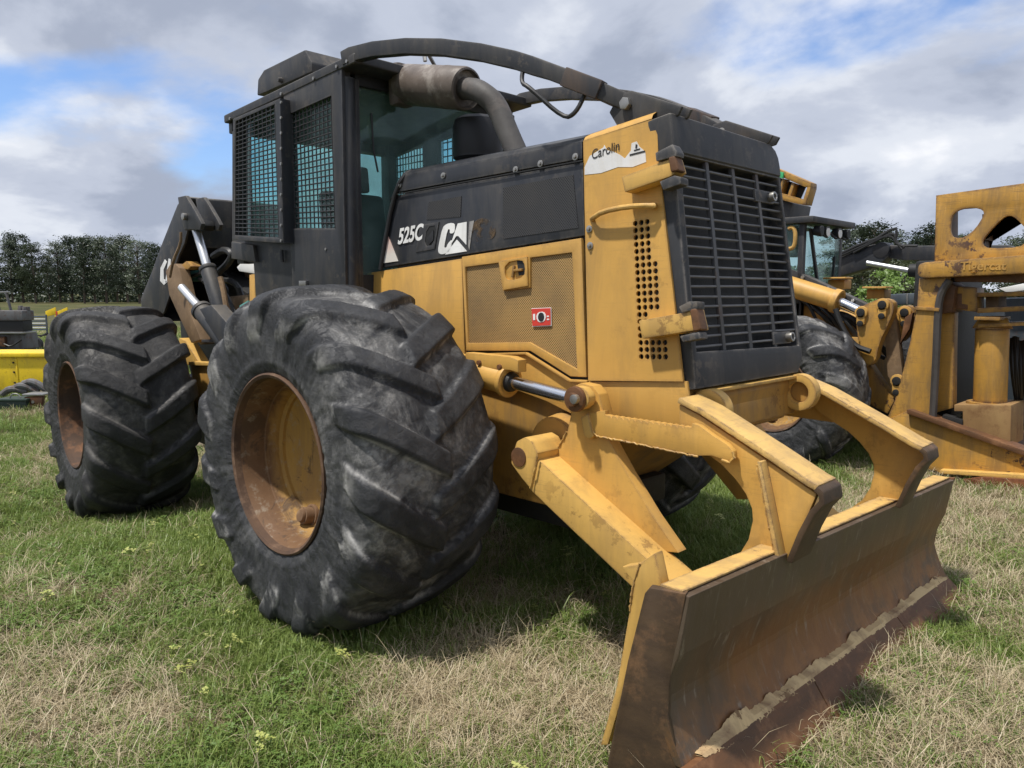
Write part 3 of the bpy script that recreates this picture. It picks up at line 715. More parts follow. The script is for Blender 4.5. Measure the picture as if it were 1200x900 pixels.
# hood planes: near side leans in slightly towards the top
def hy(z): return -(.535-.042*(z-1.3))
HP = Vector((0, hy(1.3), 1.3)); HX = Vector((1, 0, 0)); HT = Vector((0, .042, 1)).normalized(); HN = Vector((0, -1, .042)).normalized()
def hp(u, v, off=0.): return on(u, v, HP+HN*off, HN)+HN*0
def h2(u, v):
    p = hp(u, v)-HP; return (p.dot(HX), p.dot(HT))
def hmap(off=0.): return lambda a, b, d: HP+HX*a+HT*b-HN*(d-off)
def hplate(outer, holes, thick, off=0.): return holed([h2(*p) for p in outer], [[h2(*p) for p in h] for h in holes], thick, hmap(off))
def hood():
    TOPZ = 2.395
    # rounded inner body so nothing is hollow
    prof = []
    for a, b in ((-.42, 1.29), (-.42, 1.9), (-.30, 2.28)): pass
    bod = MB()
    sec = [(hy(1.28)+.02, 1.28), (hy(2.28)+.02, 2.28), (hy(2.36)+.03, 2.345), (hy(2.4)+.07, TOPZ-.01), (-(hy(2.4)+.07), TOPZ-.01), (-(hy(2.36)+.03), 2.345), (-(hy(2.28)+.02), 2.28), (-(hy(1.28)+.02), 1.28)]
    xa = [-.40]*8; xr = [-.40, -.27, -.24, -.22, -.22, -.24, -.27, -.40]; xf = [1.62, 1.50, 1.49, 1.48, 1.48, 1.49, 1.50, 1.62]
    vs = [(x, y, z) for x, (y, z) in zip(xr, sec)]+[(x, y, z) for x, (y, z) in zip(xf, sec)]
    bod.add(vs, [tuple(range(8)), tuple(range(15, 7, -1))]+[(i, (i+1) % 8, 8+(i+1) % 8, 8+i) for i in range(8)])
    bod.build('hood_body', M['dark'], SK)
    # black upper side panel
    up = [(445, 314), (449, 296), (462, 232), (463, 229), (683, 190), (685, 276), (541, 299)]
    mb = hplate(up, [], .022); mb.build('upper_side_panel', M['black_gloss'], SK, .004)
    rim_ = [(457, 236), (472, 206), (683, 166), (683, 186), (463, 226)]
    mb = hplate(rim_, [], .03, .006)
    # rolled edge over the top
    a0 = hp(472, 206, .006); a1 = hp(683, 166, .006)
    for k, (dy, dz) in enumerate(((0, 0), (.012, .022), (.04, .036), (.09, .042))):
        pass
    e = [(0, 0), (.010, .020), (.035, .036), (.09, .042), (.95, .042), (1.0, .036), (1.03, .02), (1.04, 0)]
    vs = [(a0.x+.0, a0.y+dy, a0.z+dz) for dy, dz in e]+[(a1.x, a0.y+dy, a1.z+dz) for dy, dz in e]
    mb.add(vs, [(i, i+1, i+9, i+8) for i in range(7)])
    mb.build('hood_top', M['black_gloss'], SK, .003)
    g = MB(); g.bar(hp(463, 228, .0125), hp(683, 188, .0125), .006, .006); g.build('hood_seam', M['dark'], SK)
    # rubber gasket where the hood meets the cab
    g = MB(); q = [hp(446, 316, .01), hp(449, 296, .012), hp(460, 236, .012), hp(471, 207, .012)]
    g.tube([q[0], q[1], q[2], q[3], q[3]+Vector((.05, .06, .045)), q[3]+Vector((.05, .9, .045))], .014, 8, 1); g.build('hood_gasket', M['plastic'], SK)
    for (x0, y0), (x1, y1), (x2, y2), (x3, y3) in (((590, 220), (672, 205), (678, 267), (590, 280)), ((503, 237), (541, 230), (540, 254), (500, 258))):
        mb = hplate([(x0, y0), (x1, y1), (x2, y2), (x3, y3)], [], .004, .003); mb.build('vent_grille', M['perf_black'], SK)
    for u, v in ((469, 217), (520, 206), (605, 199), (634, 192), (675, 184)):
        c = hp(u, v, .006); b = MB(); b.cyl(c, c+HN*.008, .017, .017, 14); b.cyl(c+HN*.008, c+HN*.016, .010, .009, 6); b.build('hood_bolt', M['steel'], SK, .001)
    # latch recess in the black panel
    mb = hplate([(493, 264), (515, 260), (510, 292), (488, 296)], [smooth_poly([(501, 266), (513, 264), (509, 287), (498, 289)], 1)], .012, .006)
    lt = mb.build('hood_latch', M['black'], SK, .002)
    mb = hplate([(500, 265), (514, 263), (510, 288), (497, 290)], [], .004, .003); mb.build('latch_recess', M['dark'], lt)
    mb = hplate([(502, 279), (509, 270), (509, 282), (504, 287)], [], .01, .009); mb.build('latch_handle', M['plastic'], lt, .002)
    # lower yellow panel behind the wheel
    mb = hplate([(430, 320), (541, 303), (545, 431), (430, 446)], [], .02); mb.build('lower_side_panel', M['yellow'], SK, .004)
    # service door with its perforated sheet
    dout = [(542, 301), (682, 279), (688, 442), (669, 441), (622, 411), (547, 411)]
    din = [(546, 313), (585, 308), (590, 341), (622, 337), (622, 302), (671, 296), (677, 433), (621, 401), (549, 402)]
    d = hplate(dout, [din], .026, .006).build('service_door', M['yellow'], SK, .004)
    hplate([(545, 312), (585, 307), (622, 301), (672, 295), (679, 435), (621, 402.5), (548, 403)], [], .006, -.006).build('perforated_sheet', M['perf_yellow'], d)
    lo = [(587, 306), (620, 301), (621, 335), (592, 340)]
    lp = hplate(lo, [smooth_poly([(594, 308), (614, 304), (618, 312), (617, 325), (600, 329), (594, 326)], 1)], .018, .016).build('door_latch', M['yellow'], d, .002)
    hplate([(593, 306), (619, 303), (618, 328), (594, 331)], [], .004, .001).build('latch_recess', M['yellow_dirty'], lp) if False else None
    q = MB(); q.bar(hp(601, 325, .008), hp(603, 311, .008), .02, .012); q.bar(hp(603, 317, .012), hp(613, 316, .010), .026, .012); q.build('latch_pull', M['yellow_dirty'], d, .003)
    hplate([(607, 306), (614, 304.5), (618, 312), (617, 322), (609, 323)], [], .003, .0075).build('latch_painted_shade', M['dark'], d)  # flat dark plate painted as the shade inside the latch opening
    # red warning sticker
    st = hplate([(623.5, 362), (645.5, 361), (645.8, 381), (624.5, 382)], [], .004, .004).build('warning_sticker', M['red'], d)
    hplate([(623, 361.3), (646, 360.3), (646.4, 382), (624, 383)], [], .002, .001).build('sticker_border', M['white'], d)
    mb = hplate(smooth_poly([(629, 372), (631, 366), (638, 365), (641, 370), (639, 377), (632, 378)], 1), [], .002, .006); mb.build('sticker_symbol', M['white'], d)
    mb = hplate(smooth_poly([(631.5, 370), (634, 366), (638, 367), (639, 373), (636, 377.5), (632, 375)], 1), [], .002, .008); mb.build('sticker_symbol', M['plastic'], d)
    for q in ([(625.5, 368), (628, 367.8), (628, 375), (625.7, 375.2)], [(641.5, 370), (644, 369.8), (644.2, 371.5), (641.7, 371.7)], [(641.7, 373.5), (644.2, 373.3), (644.4, 375), (641.9, 375.2)]): 
        hplate(q, [], .002, .006).build('sticker_mark', M['white'], d)
    # trim strip below the door
    tr = MB(); q = [hp(549, 416, .006), hp(617, 414, .006), hp(668, 446, .006), hp(689, 447, .006)]
    for a, b in zip(q, q[1:]): tr.bar(a, b, .02, .012)
    tr.build('door_sill', M['yellow'], SK, .003)
    # lettering
    X0 = hp(466, 286, .005); sz = (hp(465, 268)-hp(466, 286)).length*1.36
    dirx = (hp(496, 280)-hp(466, 286)).normalized()
    wid = (hp(497, 280)-hp(466, 286)).length
    lm = letters('525C', sz, X0, dirx, HT, .028*sz, .003, .22)
    xs = [(Vector(p)-X0).dot(dirx) for p in lm.v]; k = wid/max(xs)
    lm = letters('525C', sz, X0, dirx, HT, .028*sz, .003, .22, k); lm.build('model_number', M['decal'], SK)
    L1 = []
    cpoly = [(523.5, 262.5), (531, 261), (534, 264), (533, 273), (527.5, 274), (528, 268.5), (525, 269), (521, 289), (521.6, 290.5), (524, 290), (525, 286), (530.5, 280), (529, 290), (525.5, 296), (518, 298.5), (514, 296), (514.3, 289), (519, 267)]
    apoly = [(537, 262), (547.5, 260), (547, 287), (537.5, 276.5), (535, 277), (530.5, 284), (527.5, 290)]
    tri = [(535.8, 281), (547.5, 294.5), (522, 298.5)]
    tp = [(550.5, 259.8), (556, 258.5), (553, 275), (550.5, 293), (549, 287)]
    for q in (smooth_poly(cpoly, 1), apoly, tri): hplate(q, [], .003, .004).build('emblem_letter', M['decal'], SK)
    hplate(tp, [], .003, .004).build('emblem_letter', M['decal_worn'], SK)
    hplate(smooth_poly([(553, 262), (566, 254), (580, 262), (582, 276), (570, 284), (556, 286)], 2), [], .002, .0035).build('scuff_mark', M['scuff'], SK)
    hplate([(454, 273), (467, 306), (446, 309)], [], .003, .004).build('triangle_decal', M['decal_tri'], SK)
M['decal'] = m_paint('white_vinyl', (.74, .74, .72), .4, dirt=(.3, .28, .25), dirt_amt=.3, chips=.15, scratch=.1)
M['decal_worn'] = m_paint('worn_white_vinyl', (.40, .39, .37), .5, dirt=(.06, .05, .05), dirt_amt=.9, rust=(.04, .04, .04), chips=1., scratch=.4)
def m_scuff():
    m, nt, b = mat('brown_scuff'); n = NB(nt); nt.nodes.remove(b)
    d = n.N('ShaderNodeBsdfDiffuse'); n.L(n.mix(n.noise(12, 6, .7), (.05, .045, .04), (.22, .15, .09)), d.inputs[0])
    t = n.N('ShaderNodeBsdfTransparent'); mx = n.N('ShaderNodeMixShader'); n.L(n.ramp(n.noise(8, 8, .75), [(.46, 0.), (.6, .8)]), mx.inputs[0])
    n.L(t.outputs[0], mx.inputs[1]); n.L(d.outputs[0], mx.inputs[2]); n.L(mx.outputs[0], nt.nodes['Material Output'].inputs[0]); return m
M['scuff'] = m_scuff()
def m_tri():
    m, nt, b = mat('faded_red_white_decal'); n = NB(nt); sp = n.N('ShaderNodeSeparateXYZ'); n.L(n.coord(), sp.inputs[0])
    k = n.math('ADD', n.math('MULTIPLY', n.noise(9, 5, .6), .12), sp.outputs[2])
    n.L(n.mix(n.ramp(k, [(.0, 0.), (1., 1.)]) if False else n.math('MULTIPLY', n.math('SUBTRACT', k, 1.98), 6., clamp=True), (.62, .58, .52), (.62, .22, .15)), b.inputs['Base Color']); return m
M['decal_tri'] = m_tri()
hood()

# front corner panel with its hole pattern
def front_panel():
    out = [(684, 165), (764, 139), (771, 158), (772, 188), (801, 447), (690, 446)]
    # hole field: rows x columns in the picture, straightened into the panel plane
    A, B_, C_ = h2(745, 262), h2(759, 260), h2(752, 418)
    dx = Vector(((B_[0]-A[0])/2, (B_[1]-A[1])/2)); dy = Vector(((C_[0]-A[0])/19, (C_[1]-A[1])/19))
    hole_r = .40*dx.length; holes = []; cells = []
    for r in range(20):
        if r < 6: cs = range(3)
        elif r < 13: cs = range(4)
        elif r < 17: cs = range(2)
        else: cs = range(5)
        for c in cs: cells.append((A[0]+dx[0]*c+dy[0]*r, A[1]+dx[1]*c+dy[1]*r))
    for cx, cy in cells: holes.append([(cx+hole_r*math.cos(R(36*i+9)), cy+hole_r*math.sin(R(36*i+9))) for i in range(10)])
    mb = holed([h2(*p) for p in out], holes, .012, hmap(.004))
    # curved shoulder over the top
    a0, a1 = hp(684, 165, .004), hp(764, 139, .004)
    e = [(0, 0), (.010, .018), (.035, .033), (.09, .04), (.90, .04), (.95, .033), (.975, .018), (.985, 0)]
    zt = max(a0.z, a1.z)
    vs = [(a0.x, a0.y+dy_, a0.z+dz) for dy_, dz in e]+[(a1.x, a0.y+dy_, a1.z+dz) for dy_, dz in e]
    mb.add(vs, [(i, i+1, i+9, i+8) for i in range(7)])
    fp = mb.build('front_corner_panel', M['yellow'], SK)
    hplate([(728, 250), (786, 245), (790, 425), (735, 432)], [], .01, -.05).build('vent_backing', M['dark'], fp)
    for u, v in ((691, 268.5), (692, 288)):
        c = hp(u, v, .004); b = MB(); b.cyl(c, c+HN*.006, .017, .017, 14); b.cyl(c+HN*.006, c+HN*.016, .010, .009, 6); b.build('panel_bolt', M['steel'], fp, .001)
    # bent grab handle
    h = MB(); q = [hp(694, 257, .0), hp(694, 256, .035), hp(706, 248, .05), hp(735, 242, .055), hp(766, 241, .05), hp(767, 241, 0.)]
    h.tube(q, .012, 10, 1); h.build('grab_handle', M['yellow_arm'], SK)
    # torn advertising sticker
    st = [(686, 196), (692, 183), (708, 173), (709, 170), (712, 176), (720, 178), (728, 182), (733, 186), (740, 177), (741, 168), (747, 166), (750, 172), (757, 178), (758, 190), (742, 196), (725, 196), (705, 203), (686, 205)]
    s = hplate(st, [], .0015, .0055).build('torn_sticker', M['sticker'], fp)
    o = hp(693, 187, .0072); dirx = (hp(722, 177)-hp(693, 187)).normalized()
    letters('Carolin', .062, o, dirx, HT, .0, .001, 0, .85).build('sticker_text', M['plastic'], s)
    o = hp(739, 181.5, .0072); letters('Machine Co.', .018, o, (hp(757, 176)-hp(739, 181.5)).normalized(), HT, 0, .001).build('sticker_text', M['plastic'], s) if False else None
    mb = MB()
    for q in ([(739, 181), (757, 176.5), (757, 178.5), (739, 183)], [(744, 176), (751, 174), (751, 175.5), (744, 177.5)], [(746, 169), (748, 170), (747.5, 174), (745.5, 174)]):
        k = hplate(q, [], .001, .0072); mb.add(k.v, k.f)
    mb.build('sticker_print', M['plastic'], s)
M['sticker'] = m_paint('weathered_white_sticker', (.66, .66, .66), .6, dirt=(.4, .33, .2), dirt_amt=.4, chips=.2, scratch=.1)
front_panel()

# ------------------------------------------------------------------ grille
GT, GB = Vector((1.515, 0, 2.415)), Vector((1.688, 0, 1.285))
GU = (GT-GB).normalized(); GN = Vector((GU.z, 0, -GU.x)).normalized(); GH = (GT-GB).length
def gp(y, t, d=0.): return GB+Vector((0, y, 0))+GU*t+GN*d     # d outwards
def gmap(y, t, d): return gp(y, t, -d+.03)
def grille():
    w0, w1 = .535, .49
    def wy(t): return w0+(w1-w0)*t/GH
    outer = [(-wy(0)+.02, 0), (wy(0)-.07, 0), (wy(.1), .075), (wy(GH), GH-.13), (wy(GH)-.035, GH-.03), (wy(GH)-.10, GH), (-wy(GH), GH)]
    hole = [(-wy(.15)+.055, .155), (wy(.15)-.022, .135), (wy(GH)-.02, GH-.16), (-wy(GH)+.05, GH-.155)]
    fr = holed(outer, [hole], .15, gmap).build('grille_frame', M['black_rough'], SK, .007)
    # deep top cap
    cap = MB(); z = GH
    cap.prism([gp(-wy(GH)-.004, GH-.15, .038), gp(wy(GH)-.004, GH-.15, .038), gp(wy(GH)-.004, GH-.10, .038), gp(wy(GH)-.012, GH-.055, .038), gp(wy(GH)-.035, GH-.02, .038), gp(wy(GH)-.075, GH+.0, .038), gp(wy(GH)-.12, GH+.006, .038), gp(-wy(GH)-.004, GH+.015, .038)], GN*-.12)
    cap.build('grille_cap', M['black'], fr, .012, 3)
    cr = MB(); cr.prism([gp(-wy(0)+.05, .1, -.1), gp(wy(0)-.05, .1, -.1), gp(wy(GH)-.03, GH-.1, -.1), gp(-wy(GH)+.03, GH-.1, -.1)], GN*-.04)
    cr.build('radiator_core', M['radiator'], fr)
    yl = lambda t: -wy(t)+.05; yr = lambda t: wy(t)-.02
    for k in (1, 2, 3):
        f = k/4+.005; b = MB(); b.bar(gp(yl(.14)+(yr(.14)-yl(.14))*f, .14, .012), gp(yl(GH-.15)+(yr(GH-.15)-yl(GH-.15))*f, GH-.15, .012), .026, .02, GN)
        b.build('grille_bar', M['bar_grey'], fr, .003)
    for k in range(19):
        t = .175+k*(GH-.36)/18.2; bw = .004*math.sin(k*2.3)
        b = MB(); b.tube([gp(yl(t), t, .012), gp(yl(t)*.4+yr(t)*.6, t+bw, .014), gp(yr(t), t, .012)], .0062, 6)
        b.build('grille_slat', M['slat'], fr)
    for (u, v) in ((904, 231), (925, 395)):
        p = on(u, v, gp(0, 0, .035), GN); y, t = p.y, (p-GB).dot(GU)
        b = MB(); b.prism([gp(y-.15, t-.03, .012), gp(y+.035, t-.03, .012), gp(y+.035, t+.03, .012), gp(y-.15, t+.03, .012)], GN*.014)
        lk = b.build('grille_lock', M['black_rough'], fr, .003)
        b = MB(); b.ring(p-GN*.012, p+GN*.02, .024, .014, 18); b.cyl(p-GN*.01, p+GN*.008, .013, .013, 12); b.build('lock_barrel', M['steel'], lk, .001)
    # welded hinges: yellow arm held between black lugs
    for arm, lug1, lug2 in (([(740, 210), (795, 190), (801, 187), (806, 204), (797, 210), (744, 228)], [(781, 183), (801, 173), (806, 182), (806, 187), (782, 193)], [(786, 216), (803, 209), (811, 211), (811, 219), (790, 226)]),
                            ([(760, 376), (812, 367), (826, 362), (832, 387), (822, 388), (764, 397)], [(808, 360), (820, 354), (830, 354), (830, 363), (812, 367)], [(809, 394), (832, 389), (834, 397), (813, 401)])):
        pl = lambda q, off, th: hplate(q, [], th, off)
        h = pl(arm, .075, .07).build('hinge', M['yellow_arm'], SK, .006)
        pl(lug1, .085, .06).build('hinge_lug', M['black_rough'], h, .006); pl(lug2, .085, .06).build('hinge_lug', M['black_rough'], h, .006)
        q = arm[2:5]; pb = pl([arm[1], arm[2], arm[3], arm[4]] if False else [(arm[2][0]-5, arm[2][1]+1), (arm[2][0]+3, arm[2][1]-1), (arm[3][0]+3, arm[3][1]), (arm[3][0]-7, arm[3][1]+2)], .088, .06); pb.build('hinge_pin', M['edge'], h, .012, 3)
M['slat'] = m_plain('dusty_grey_slat', (.13, .13, .135), .6)
M['bar_grey'] = m_paint('dusty_grey_bar', (.075, .077, .083), .55, chips=.4, dirt_amt=.3)
M['radiator'] = m_plain('dusty_radiator_core', (.010, .010, .011), .8, bump=.4)
grille()

# ------------------------------------------------------------------ cab
CY = -.70; CX = -.555; XR = -1.97
def cab():
    P = lambda u, v: (lambda p: (p.x, p.z))(at(u, v, y=CY))
    ymap = lambda y0: (lambda a, b, d: Vector((a, y0+d, b)))
    yplate = lambda outer, holes, th, y0: holed([(lambda p: (p.x, p.z))(at(*q, y=y0)) for q in outer], [[(lambda p: (p.x, p.z))(at(*q, y=y0)) for q in h] for h in holes], th, ymap(y0))
    K = M['black']
    zr = 2.915
    # side shells, near and far
    near_shell = [(272, 139), (402, 77), (407, 335), (407, 345), (300, 348), (297, 308), (272, 303)]
    win = [(338, 134), (388, 112), (393, 268), (342, 268)]
    win2 = [(278, 143), (322, 123), (327, 278), (276, 276)]
    sh = yplate(near_shell, [win, win2], .05, CY); sh.build('cab_side', K, SK, .004)
    far = [P(*q) for q in near_shell]
    fs = holed(far, [[(-1.93, 2.06), (-1.48, 2.06), (-1.48, 2.86), (-1.93, 2.80)], [(-1.31, 2.06), (-.64, 2.06), (-.64, 2.90), (-1.31, 2.86)]], .05, lambda a, b, d: Vector((a, -CY-d, b)))
    fs.build('cab_side', K, SK, .004)
    # front posts and header, rounded
    for s in (1, -1):
        b = MB(); b.cyl((CX+.005, s*(CY+.035), 1.25), (CX+.005, s*(CY+.035), 2.93), .045, .045, 16); b.box(CX-.08, CX+.03, min(s*(CY+.012), s*(CY+.10)), max(s*(CY+.012), s*(CY+.10)), 1.25, 2.93)
        b.build('cab_post', K, SK, .004)
        b = MB(); b.box(XR, XR+.1, min(s*(CY+.012), s*(CY+.10)), max(s*(CY+.012), s*(CY+.10)), 1.9, 2.93); b.build('cab_post', K, SK, .004)
    b = MB(); b.box(CX-.07, CX+.02, CY+.08, -CY-.08, 2.90, 2.98); b.build('windscreen_header', M['dark'], SK, .006)
    b = MB(); b.box(CX-.06, CX+.015, CY+.08, -CY-.08, 1.25, 1.80); b.build('cab_front_panel', M['dark'], SK, .004)
    b = MB(); b.box(XR, XR+.06, CY+.08, -CY-.08, 1.95, 2.15); b.build('cab_rear_panel', K, SK, .004)
    b = MB(); b.box(XR, XR+.06, CY+.08, -CY-.08, 2.84, 2.95); b.build('cab_rear_panel', K, SK, .004)
    # roof: visor-edged slab
    r0 = at(262, 135, y=CY-.03); r1 = at(415, 61, y=CY-.03)
    rf = MB(); x0, x1 = r0.x, r1.x; th = .055; z0, z1 = r0.z-th, r1.z-th
    rf.prism([(x0, CY-.03, z0), (x1, CY-.03, z1), (x1, CY-.03, z1+th), (x0, CY-.03, z0+th)], (0, -2*(CY-.03), 0)); roof = rf.build('cab_roof', K, SK, .012, 3)
    b = MB(); b.box(x0+.005, x0+.09, CY+.0, -CY, z0-.07, z0+.01); b.build('roof_rear_lip', K, roof, .01)
    for u, v in ((270, 137), (330, 108), (368, 90), (395, 76), (407, 70)):
        p = at(u, v+2, y=CY-.031); b = MB(); b.cyl(p, p+Vector((0, -.008, 0)), .010, .010, 8); b.build('roof_bolt', M['steel'], roof)
    # air-conditioning housing on the roof
    ya = -.42
    q = [(301, 112), (302, 93), (309, 82), (357, 58), (365, 73), (365, 84)]
    pts = py(q, ya); mb = MB(); mb.prism(pts, (0, .84, 0)); hs = mb.build('roof_air_conditioner', K, roof, .012, 2)
    p = at(330, 94, y=ya-.001); b = MB(); b.cyl(p, p+Vector((0, -.03, 0)), .02, .014, 10); b.build('housing_stud', K, hs)
    tq = [at(357, 58, y=ya), at(365, 73, y=ya)]
    # door
    dq = [(332, 109), (400, 79), (405, 340), (343, 344)]
    d = yplate(dq, [win], .022, CY-.024).build('cab_door', K, SK, .005)
    ins = [(338, 134), (388, 112), (393, 268), (342, 268)]
    def guard(q, ycoord, nx, nz, rad, par, nm='mesh_guard'):
        A, B, C, D = [at(*p, y=ycoord) for p in q]; g = MB()
        for i in range(nx+1):
            f = i/nx; g.cyl(A.lerp(B, f), D.lerp(C, f), rad, rad, 5, False)
        for i in range(nz+1):
            f = i/nz; g.cyl(A.lerp(D, f), B.lerp(C, f), rad, rad, 5, False)
        o = g.build(nm, M['wire'], par); o['kind'] = 'stuff'; return o
    guard(ins, CY-.008, 11, 22, .0046, d)
    b = MB(); b.prism(py([(338, 130), (389, 110), (393, 268), (342, 268)], CY+.02), (0, .006, 0)); b.build('door_glass', M['glass'], d)
    for v in (128, 190, 250, 300):
        p = at(330, v, y=CY-.02); b = MB(); b.cyl(p+Vector((0, 0, -.04)), p+Vector((0, 0, .04)), .014, .014, 10); b.build('door_hinge', K, d)
    for u, v in ((382, 292), (352, 332)):
        p = at(u, v, y=CY-.025); b = MB(); b.cyl(p, p+Vector((0, -.006, 0)), .008, .008, 8); b.build('door_bolt', M['steel'], d)
    hb = MB(); hb.prism(py([(350, 329), (358, 329), (358, 335), (350, 335)], CY-.045), (0, .02, 0)); hb.build('door_catch', M['steel'], d, .003)
    # rear side window guard: box standing proud of the cab wall
    go = [(273, 139), (328, 115), (332, 285), (272, 281)]; gi = [(276, 142), (322, 122), (327, 279), (275, 276)]
    gd = yplate(go, [gi], .09, CY-.092).build('window_guard_frame', K, SK, .004)
    guard(gi, CY-.085, 10, 28, .0044, gd)
    b = MB(); b.prism(py([(278, 130), (323, 121), (328, 279), (276, 277)], CY+.02), (0, .006, 0)); b.build('side_glass', M['glass'], SK)
    q = [at(330, 120+i*18, y=CY-.094) for i in range(10)]
    for p in q: b = MB(); b.cyl(p, p+Vector((0, -.008, 0)), .009, .009, 8); b.build('guard_bolt', M['steel'], gd)
    b = MB(); b.prism(py([(271, 283), (296, 287), (299, 307), (271, 303)], CY-.03), (0, .04, 0)); b.build('cab_rear_corner', K, SK, .006)
    # far-side windows with their guards
    for x0_, x1_ in ((-1.93, -1.48), (-1.31, -.64)):
        g = MB(); z0_, z1_ = 2.06, 2.90; yy = -CY+.01
        for i in range(13): g.cyl((x0_+(x1_-x0_)*i/12, yy, z0_), (x0_+(x1_-x0_)*i/12, yy, z1_), .005, .005, 5, False)
        for i in range(17): g.cyl((x0_, yy, z0_+(z1_-z0_)*i/16), (x1_, yy, z0_+(z1_-z0_)*i/16), .005, .005, 5, False)
        o = g.build('mesh_guard', M['wire'], SK); o['kind'] = 'stuff'
    b = MB(); b.box(XR+.1, CX-.08, -CY-.03, -CY-.024, 1.95, 2.88); b.build('side_glass', M['glass'], SK)
    # windscreen and rear glass
    b = MB(); b.box(CX-.012, CX-.005, CY+.09, -CY-.09, 1.80, 2.91); b.build('windscreen', M['glass'], SK)
    b = MB(); b.box(XR+.025, XR+.032, CY+.09, -CY-.09, 2.14, 2.85); b.build('rear_glass', M['glass'], SK)
    w = MB(); q = [Vector((CX+.004, y, z)) for y, z in ((-.50, 2.76), (-.49, 2.55), (-.46, 2.42))]; w.tube(q, .006, 6); w.build('windscreen_wiper', M['plastic'], SK)
    # interior
    b = MB(); b.box(XR+.05, CX-.02, -.66, .66, 1.25, 1.32); b.build('cab_floor', M['dark'], SK)
    st = thing_part = None
    b = MB(); b.box(-1.45, -.95, -.27, .27, 1.72, 1.86); seat = b.build('seat', M['plastic'], SK, .05, 3)
    b = MB(); b.prism([(-1.52, -.26, 1.80), (-1.36, -.26, 1.80), (-1.46, -.26, 2.42), (-1.58, -.26, 2.42)], (0, .52, 0)); b.build('backrest', M['plastic'], seat, .05, 3)
    b = MB(); b.prism([(-1.56, -.14, 2.43), (-1.47, -.14, 2.43), (-1.49, -.14, 2.62), (-1.56, -.14, 2.62)], (0, .28, 0)); b.build('headrest', M['plastic'], seat, .03, 3)
    b = MB(); b.cyl((-.62, 0, 1.32), (-.80, 0, 2.02), .03, .03, 10); b.lathe([(.19, -.012), (.205, 0), (.19, .012), (.178, 0)], (-.80, 0, 2.03), (-.25, 0, 1), 28, True); b.box(-.98, -.62, -.012, .012, 2.02, 2.035); b.build('steering_wheel', M['plastic'], SK)
    b = MB(); b.prism(py([(433, 190), (449, 184), (453, 215), (446, 300), (436, 305), (428, 262)], CY+.16), (0, .035, 0)) if False else b.box(CX-.12, CX-.05, -.60, -.48, 1.8, 1.98); b.build('dash_console', M['plastic'], SK, .02)
M['wire'] = m_plain('black_guard_wire', (.018, .018, .020), .5)
cab()

